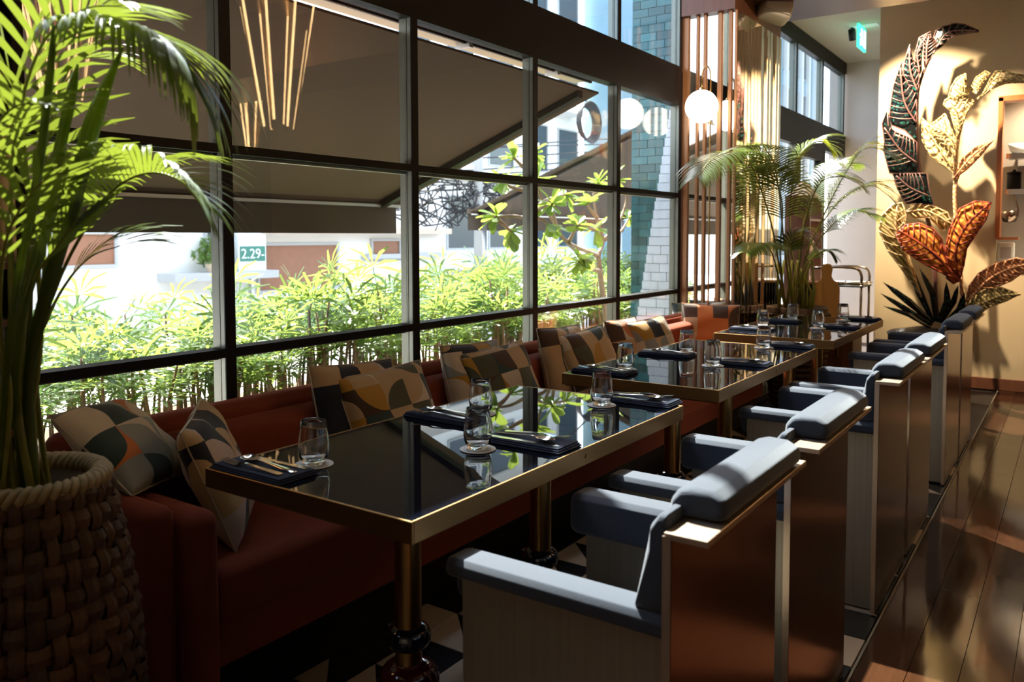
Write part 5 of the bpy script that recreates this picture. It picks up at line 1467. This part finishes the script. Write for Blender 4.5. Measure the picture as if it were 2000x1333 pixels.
lf_ = blade(sc_, o5, M_orange_r, 0.014, 0.05, 'heart_leaf'); ribs(lf_, [o5[0], (-0.8, 7.43, 1.184), (-0.725, 7.42, 1.389), (-0.575, 7.44, 1.557)], o5, M_red_r, 9, 0.007, 0.045)
o6 = [(-0.772, 7.5, 0.934), (-0.882, 7.48, 0.994), (-0.874, 7.48, 0.953), (-0.822, 7.49, 0.908)]
blade(sc_, o6, M_red_r, 0.014, 0.02, 'heart_leaf')
stem(sc_, [(-0.738, 7.6, 0.627), (-0.761, 7.56, 0.806), (-0.773, 7.5, 0.955)], (0.018, 0.012), M_rust_r)
# rust leaf and tan leaf on the other side
o7 = [(-0.732, 7.58, 0.763), (-0.716, 7.57, 0.89), (-0.649, 7.56, 0.997), (-0.533, 7.55, 1.082), (-0.394, 7.55, 1.125), (-0.258, 7.55, 1.099), (-0.34, 7.55, 1.025), (-0.425, 7.56, 0.949), (-0.564, 7.57, 0.875), (-0.672, 7.58, 0.829)]
lf_ = blade(sc_, o7, M_rust_r, 0.012, 0.02); ribs(lf_, [o7[0], (-0.581, 7.54, 0.946), (-0.426, 7.53, 1.044), o7[5]], o7, M_rust_r, 8, 0.007)
o8 = [(-0.743, 7.56, 0.68), (-0.697, 7.55, 0.788), (-0.615, 7.54, 0.866), (-0.492, 7.54, 0.891), (-0.359, 7.54, 0.843), (-0.454, 7.54, 0.787), (-0.559, 7.55, 0.74), (-0.666, 7.56, 0.651)]
lf_ = blade(sc_, o8, M_olive_r, 0.012, 0.02); ribs(lf_, [o8[0], (-0.629, 7.53, 0.751), (-0.489, 7.52, 0.827), o8[4]], o8, M_olive_r, 8, 0.006)
stem(sc_, [(-0.795, 7.6, 0.505), (-0.741, 7.57, 0.701), (-0.688, 7.56, 0.808)], (0.014, 0.008), M_rust_r)
# black sequined spikes at the foot
for pts_ in ([(1822,632),(1775,590),(1724,551)], [(1820,636),(1770,605),(1719,573)], [(1818,642),(1775,615),(1724,598)], [(1822,630),(1795,570),(1775,512)], [(1828,628),(1822,575),(1795,522)], [(1832,630),(1848,590),(1848,552)], [(1838,632),(1862,590),(1872,558)], [(1845,634),(1872,608),(1886,572)]):
    pass

for a_, m_, e_, hw in (
    ((-0.973, 7.56, 0.574), (-1.154, 7.52, 0.749), (-1.357, 7.5, 0.912), 0.030), ((-0.978, 7.54, 0.559), (-1.169, 7.5, 0.685), (-1.371, 7.48, 0.816), 0.024), ((-0.982, 7.52, 0.534), (-1.145, 7.48, 0.644), (-1.345, 7.46, 0.71), 0.020),
    ((-0.978, 7.6, 0.579), (-1.086, 7.58, 0.834), (-1.167, 7.56, 1.084), 0.030), ((-0.958, 7.62, 0.587), (-0.984, 7.6, 0.816), (-1.091, 7.58, 1.041), 0.026), ((-0.935, 7.56, 0.585), (-0.869, 7.54, 0.76), (-0.878, 7.52, 0.93), 0.028),
    ((-0.917, 7.6, 0.574), (-0.829, 7.58, 0.759), (-0.793, 7.56, 0.905), 0.024), ((-0.888, 7.58, 0.569), (-0.773, 7.56, 0.696), (-0.745, 7.54, 0.841), 0.034)):
    A, Mm, E_ = Vector(a_), Vector(m_), Vector(e_)
    T = (E_ - A).normalized(); S = Vector((-T.z, 0, T.x))
    blade(sc_, [A - S * hw * 0.5, Mm - S * hw, Mm.lerp(E_, 0.55) - S * hw * 0.7, E_, Mm.lerp(E_, 0.55) + S * hw * 0.7, Mm + S * hw, A + S * hw * 0.5], M_sequin, 0.012, 0.015, 'spike_leaf')
base_c = Vector((-1.054, 7.55, 0.484))
bs3 = MB().lathe([(0.24, 0.0), (0.26, 0.05), (0.25, base_c.z - 0.03), (0.27, base_c.z), (0.24, base_c.z + 0.02), (0.03, base_c.z + 0.06), (0.0, base_c.z + 0.06)], 32, (base_c.x - SO.x, base_c.y - SO.y, 0)).build('plinth', M_black, sc_, smooth=True)
autosmooth(bs3, 35)
tag(sc_, 'tall leaf sculpture of dark, cream and orange woven leaves on the art wall', 'sculpture')

# ================================================================== kitchen pass in the art wall
kp = empty('window_pass', (0, 0, 0)); tag(kp, kind='structure')
fr = MB(); fr.box(OX0 - 0.01, OX0 + 0.025, 7.93, 8.09, 1.285, OZ1); fr.box(OX0 - 0.01, OX1, 7.93, 8.09, OZ1 - 0.03, OZ1 + 0.012); fr.box(OX0, OX0 + 0.16, 7.93, 8.09, 1.270, 1.292)
fr.build('pass_frame', mat('orange_wood_trim', (0.40, 0.13, 0.04), 0.4, noise=0.2, scale=(30, 30, 2)), kp)
M_kwall = mat('steel_kitchen_wall', (0.55, 0.50, 0.45), 0.3, noise=0.06, metal=0.6)
kb = MB(); kb.box(OX0 - 0.3, OX1 + 0.3, 8.75, 8.80, 0.0, 3.0); kb.box(OX0 - 0.35, OX0 - 0.3, 8.07, 8.8, 0, 3.0); kb.box(OX1 + 0.3, OX1 + 0.35, 8.07, 8.8, 0, 3.0); kb.box(OX0 - 0.3, OX1 + 0.3, 8.07, 8.8, 2.9, 3.0)
kb.build('kitchen_wall', M_kwall, kp)
MB().box(OX0 - 0.02, OX1, 7.93, 8.7, 1.02, 1.055).build('pass_counter', M_sign_white, kp)
def kitchen_shelf(z, lab):
    s = empty('kitchen_shelf', (OX0, 8.35, z))
    bev(MB().box(0.03, 1.25, 0.0, 0.35, -0.03, 0.0).build('board', M_alu, s), 0.004)
    MB().box(0.03, 1.25, -0.006, 0.0, -0.045, 0.0).build('front_lip', M_cutlery, s)
    for xx in (0.08, 1.15):
        MB().box(xx, xx + 0.02, 0.30, 0.40, -0.16, -0.03).build('bracket', M_alu, s)
    tag(s, lab, 'shelf', 'steel shelves in the kitchen pass')
zsh = [(-0.499, 8.35, 2.02)[2], (-0.49, 8.35, 1.709)[2]]
kitchen_shelf(zsh[0], 'upper steel shelf in the kitchen pass with bowls on it')
kitchen_shelf(zsh[1], 'lower steel shelf in the kitchen pass, ladle hanging below')
for i, (x_, r_, lab) in enumerate([(-0.46, 0.075, 'white bowl on the upper pass shelf next to the wood frame'), (-0.27, 0.10, 'wide white bowl on the upper pass shelf'), (-0.05, 0.10, 'white bowl on the upper pass shelf at the edge of the view')]):
    o = MB().lathe([(0.03, 0), (r_ * 0.75, 0.03), (r_, 0.09), (r_ - 0.008, 0.09), (r_ * 0.7, 0.035), (0.0, 0.012)], 24).build('bowl', M_sign_white, smooth=True); o.location = (x_, 8.46, zsh[0] + 0.001); tag(o, lab, 'bowl', 'bowls in the kitchen pass')
for i, (x_, m_, lab) in enumerate([(-0.48, M_black, 'black canister on the lower pass shelf'), (-0.16, M_alu, 'grey metal pot on the lower pass shelf')]):
    o = empty('canister', (x_, 8.50, zsh[1] + 0.001))
    MB().lathe([(0.05, 0.0), (0.055, 0.01), (0.055, 0.13), (0.05, 0.14)], 20).build('body', m_, o, smooth=True); MB().lathe([(0.058, 0.14), (0.058, 0.155), (0.015, 0.165), (0.012, 0.18)], 20).build('lid', M_black, o)
    tag(o, lab, 'canister', 'canisters in the kitchen pass')
ld = empty('ladle', (-0.5, 8.42, 1.488))
MB().lathe([(0.0, -0.07), (0.05, -0.06), (0.068, -0.01), (0.07, 0.03), (0.064, 0.03), (0.05, -0.045), (0.0, -0.055)], 22).build('cup', M_chrome, ld, smooth=True)
MB().tube(spline([(0.05, 0, 0.02), (0.06, 0, 0.05), (0.02, 0, 0.20), (0.01, 0, 0.225)], 10), 0.008, 6).build('handle', M_chrome, ld, smooth=True)
tag(ld, 'dark metal ladle hanging under the lower pass shelf', 'ladle')
for i, (x_, w_, h_, lab) in enumerate([(-0.50, 0.12, 0.19, 'white ticket machine on the pass counter by the wood frame'), (-0.33, 0.07, 0.10, 'small white container on the pass counter'), (-0.21, 0.10, 0.14, 'white box with a dark front on the pass counter')]):
    o = empty('counter_machine', (x_, 8.12, 1.0555))
    rbox('body', M_sign_white, o, -w_ / 2, w_ / 2, -0.05, 0.06, 0.0, h_, 0.01, 2); MB().box(-w_ / 3, w_ / 3, -0.053, -0.050, h_ * 0.3, h_ * 0.8).build('front_panel', M_alu if i < 2 else M_black, o)
    tag(o, lab, 'machine', 'things on the pass counter')

# ================================================================== lamps of the room and added fill spotlights
M_led = emit_mat('warm_led_stick', (1.0, 0.60, 0.26), 11.0)
def chandelier(x, y, z0, h, r0, r1, n, label, ceil_z):
    c = empty('stick_chandelier', (x, y, z0))
    for i in range(n):
        a = 2 * PI * i / n + 0.2
        p0 = (r0 * math.cos(a), r0 * math.sin(a), 0.06 * (i % 2)); p1 = (r1 * math.cos(a), r1 * math.sin(a), h)
        MB().tube([p0, p1], 0.011, 8).build('light_stick', M_led, c, smooth=True)
        q0 = (r0 * math.cos(a + .14), r0 * math.sin(a + .14), -0.03); q1 = (r1 * math.cos(a + .14), r1 * math.sin(a + .14), h)
        MB().tube([q0, q1], 0.012, 6).build('brass_rod', M_brass, c, smooth=True)
    MB().lathe([(r1 + 0.02, h - 0.02), (r1 + 0.02, h + 0.02), (0.02, h + 0.02)], 28).build('top_ring', M_brass, c)
    MB().tube([(0, 0, h), (0, 0, ceil_z - z0)], 0.012, 8).build('rod', M_brass, c)
    tag(c, label, 'chandelier', 'stick chandeliers')
chandelier(1.63, 5.35, 2.38, 1.20, 0.16, 0.36, 8, 'warm stick chandelier mirrored in the second window bay', 3.9)
chandelier(2.35, 3.62, 2.50, 1.15, 0.16, 0.36, 8, 'warm stick chandelier mirrored behind the foreground palm', 3.9)
chandelier(4.2, 7.0, 2.45, 0.7, 0.07, 0.14, 6, 'slim stick chandelier deep in the room', 3.9)

def spot(name, loc, target, watts, angle, blend, color=(1.0, 0.78, 0.52), size=0.03):
    d = bpy.data.lights.new(name, 'SPOT'); d.energy = watts; d.spot_size = math.radians(angle); d.spot_blend = blend; d.color = color; d.shadow_soft_size = size
    o = bpy.data.objects.new(name, d); COL.objects.link(o); o.location = loc
    o.rotation_euler = (Vector(target) - Vector(loc)).to_track_quat('-Z', 'Y').to_euler()
def downlight(x, y, z, target, watts, angle, label, blend=0.5, color=(1.0, 0.78, 0.52), size=0.03):
    c = empty('spotlight', (x, y, z))
    dv = (Vector(target) - Vector((x, y, z))).normalized()
    p = Vector((0, 0, -0.08))
    MB().tube([(0, 0, 0), (0, 0, -0.06)], 0.012, 8).build('stalk', M_black, c)
    b = MB(); b.tube([p - dv * 0.06, p + dv * 0.05], 0.035, 14).build('can', M_black, c, smooth=True)
    tag(c, label, 'spotlight', 'ceiling spotlights')
    spot('spot_beam', Vector((x, y, z)) + p + dv * 0.055, target, watts, angle, blend, color, size)
downlight(-1.50, 6.85, 3.43, (-1.06, 7.85, 2.15), 640, 62, 'black ceiling spotlight lighting the leaf sculpture', 0.6)
downlight(-1.15, 6.80, 3.43, (-0.90, 7.80, 1.0), 70, 46, 'black ceiling spotlight lighting the foot of the sculpture', 0.6)
downlight(-1.62, 6.78, 3.43, (-1.76, 6.30, 1.0), 280, 44, 'black ceiling spotlight lighting the far palm', 0.6)
downlight(0.8, 1.6, 3.9, (-1.95, 6.1, 2.80), 330, 22, 'added black spotlight brightening the mirrored column and loudspeaker', 0.6)  # added lamp without a known fixture, brightens loudspeaker and fins
downlight(-0.15, 8.22, 2.90, (-0.25, 8.5, 1.2), 150, 120, 'black spotlight lighting the kitchen pass', 0.6)
downlight(-1.95, 8.9, 3.43, (-1.95, 10.2, 1.2), 45, 80, 'black spotlight in the corridor ceiling', 0.7)
downlight(1.0, -0.8, 3.9, (0.2, -2.95, 1.2), 190, 95, 'added black fill spotlight on the wall behind the viewer', 0.8)  # fill lamp added so the chair side panels catch some light
downlight(1.2, 2.0, 3.9, (1.5, 3.5, 0.0), 8, 90, 'black spotlight over the aisle', 0.8)
downlight(3.0, 5.5, 3.9, (4.8, 5.5, 1.0), 12, 80, 'added black spotlight warming the unseen side wall', 0.7)  # this lamp and the next are added to warm the copper reflections
downlight(3.0, 2.0, 3.9, (4.8, 2.0, 1.0), 12, 80, 'second added black spotlight warming the unseen side wall', 0.7)
# unseen bar added as a warm reflection for the copper chair backs
bar = empty('bar_reflector', (4.3, 3.2, 0))
bev(MB().box(-0.3, 0.3, -3.0, 3.0, 0.0, 1.05).build('front', M_fin, bar), 0.01); bev(MB().box(-0.38, 0.34, -3.05, 3.05, 1.05, 1.10).build('bar_reflector_top', M_tile_black, bar), 0.006)
tag(bar, 'unseen copper-fronted bar added for warm reflections in the chairs', 'bar')
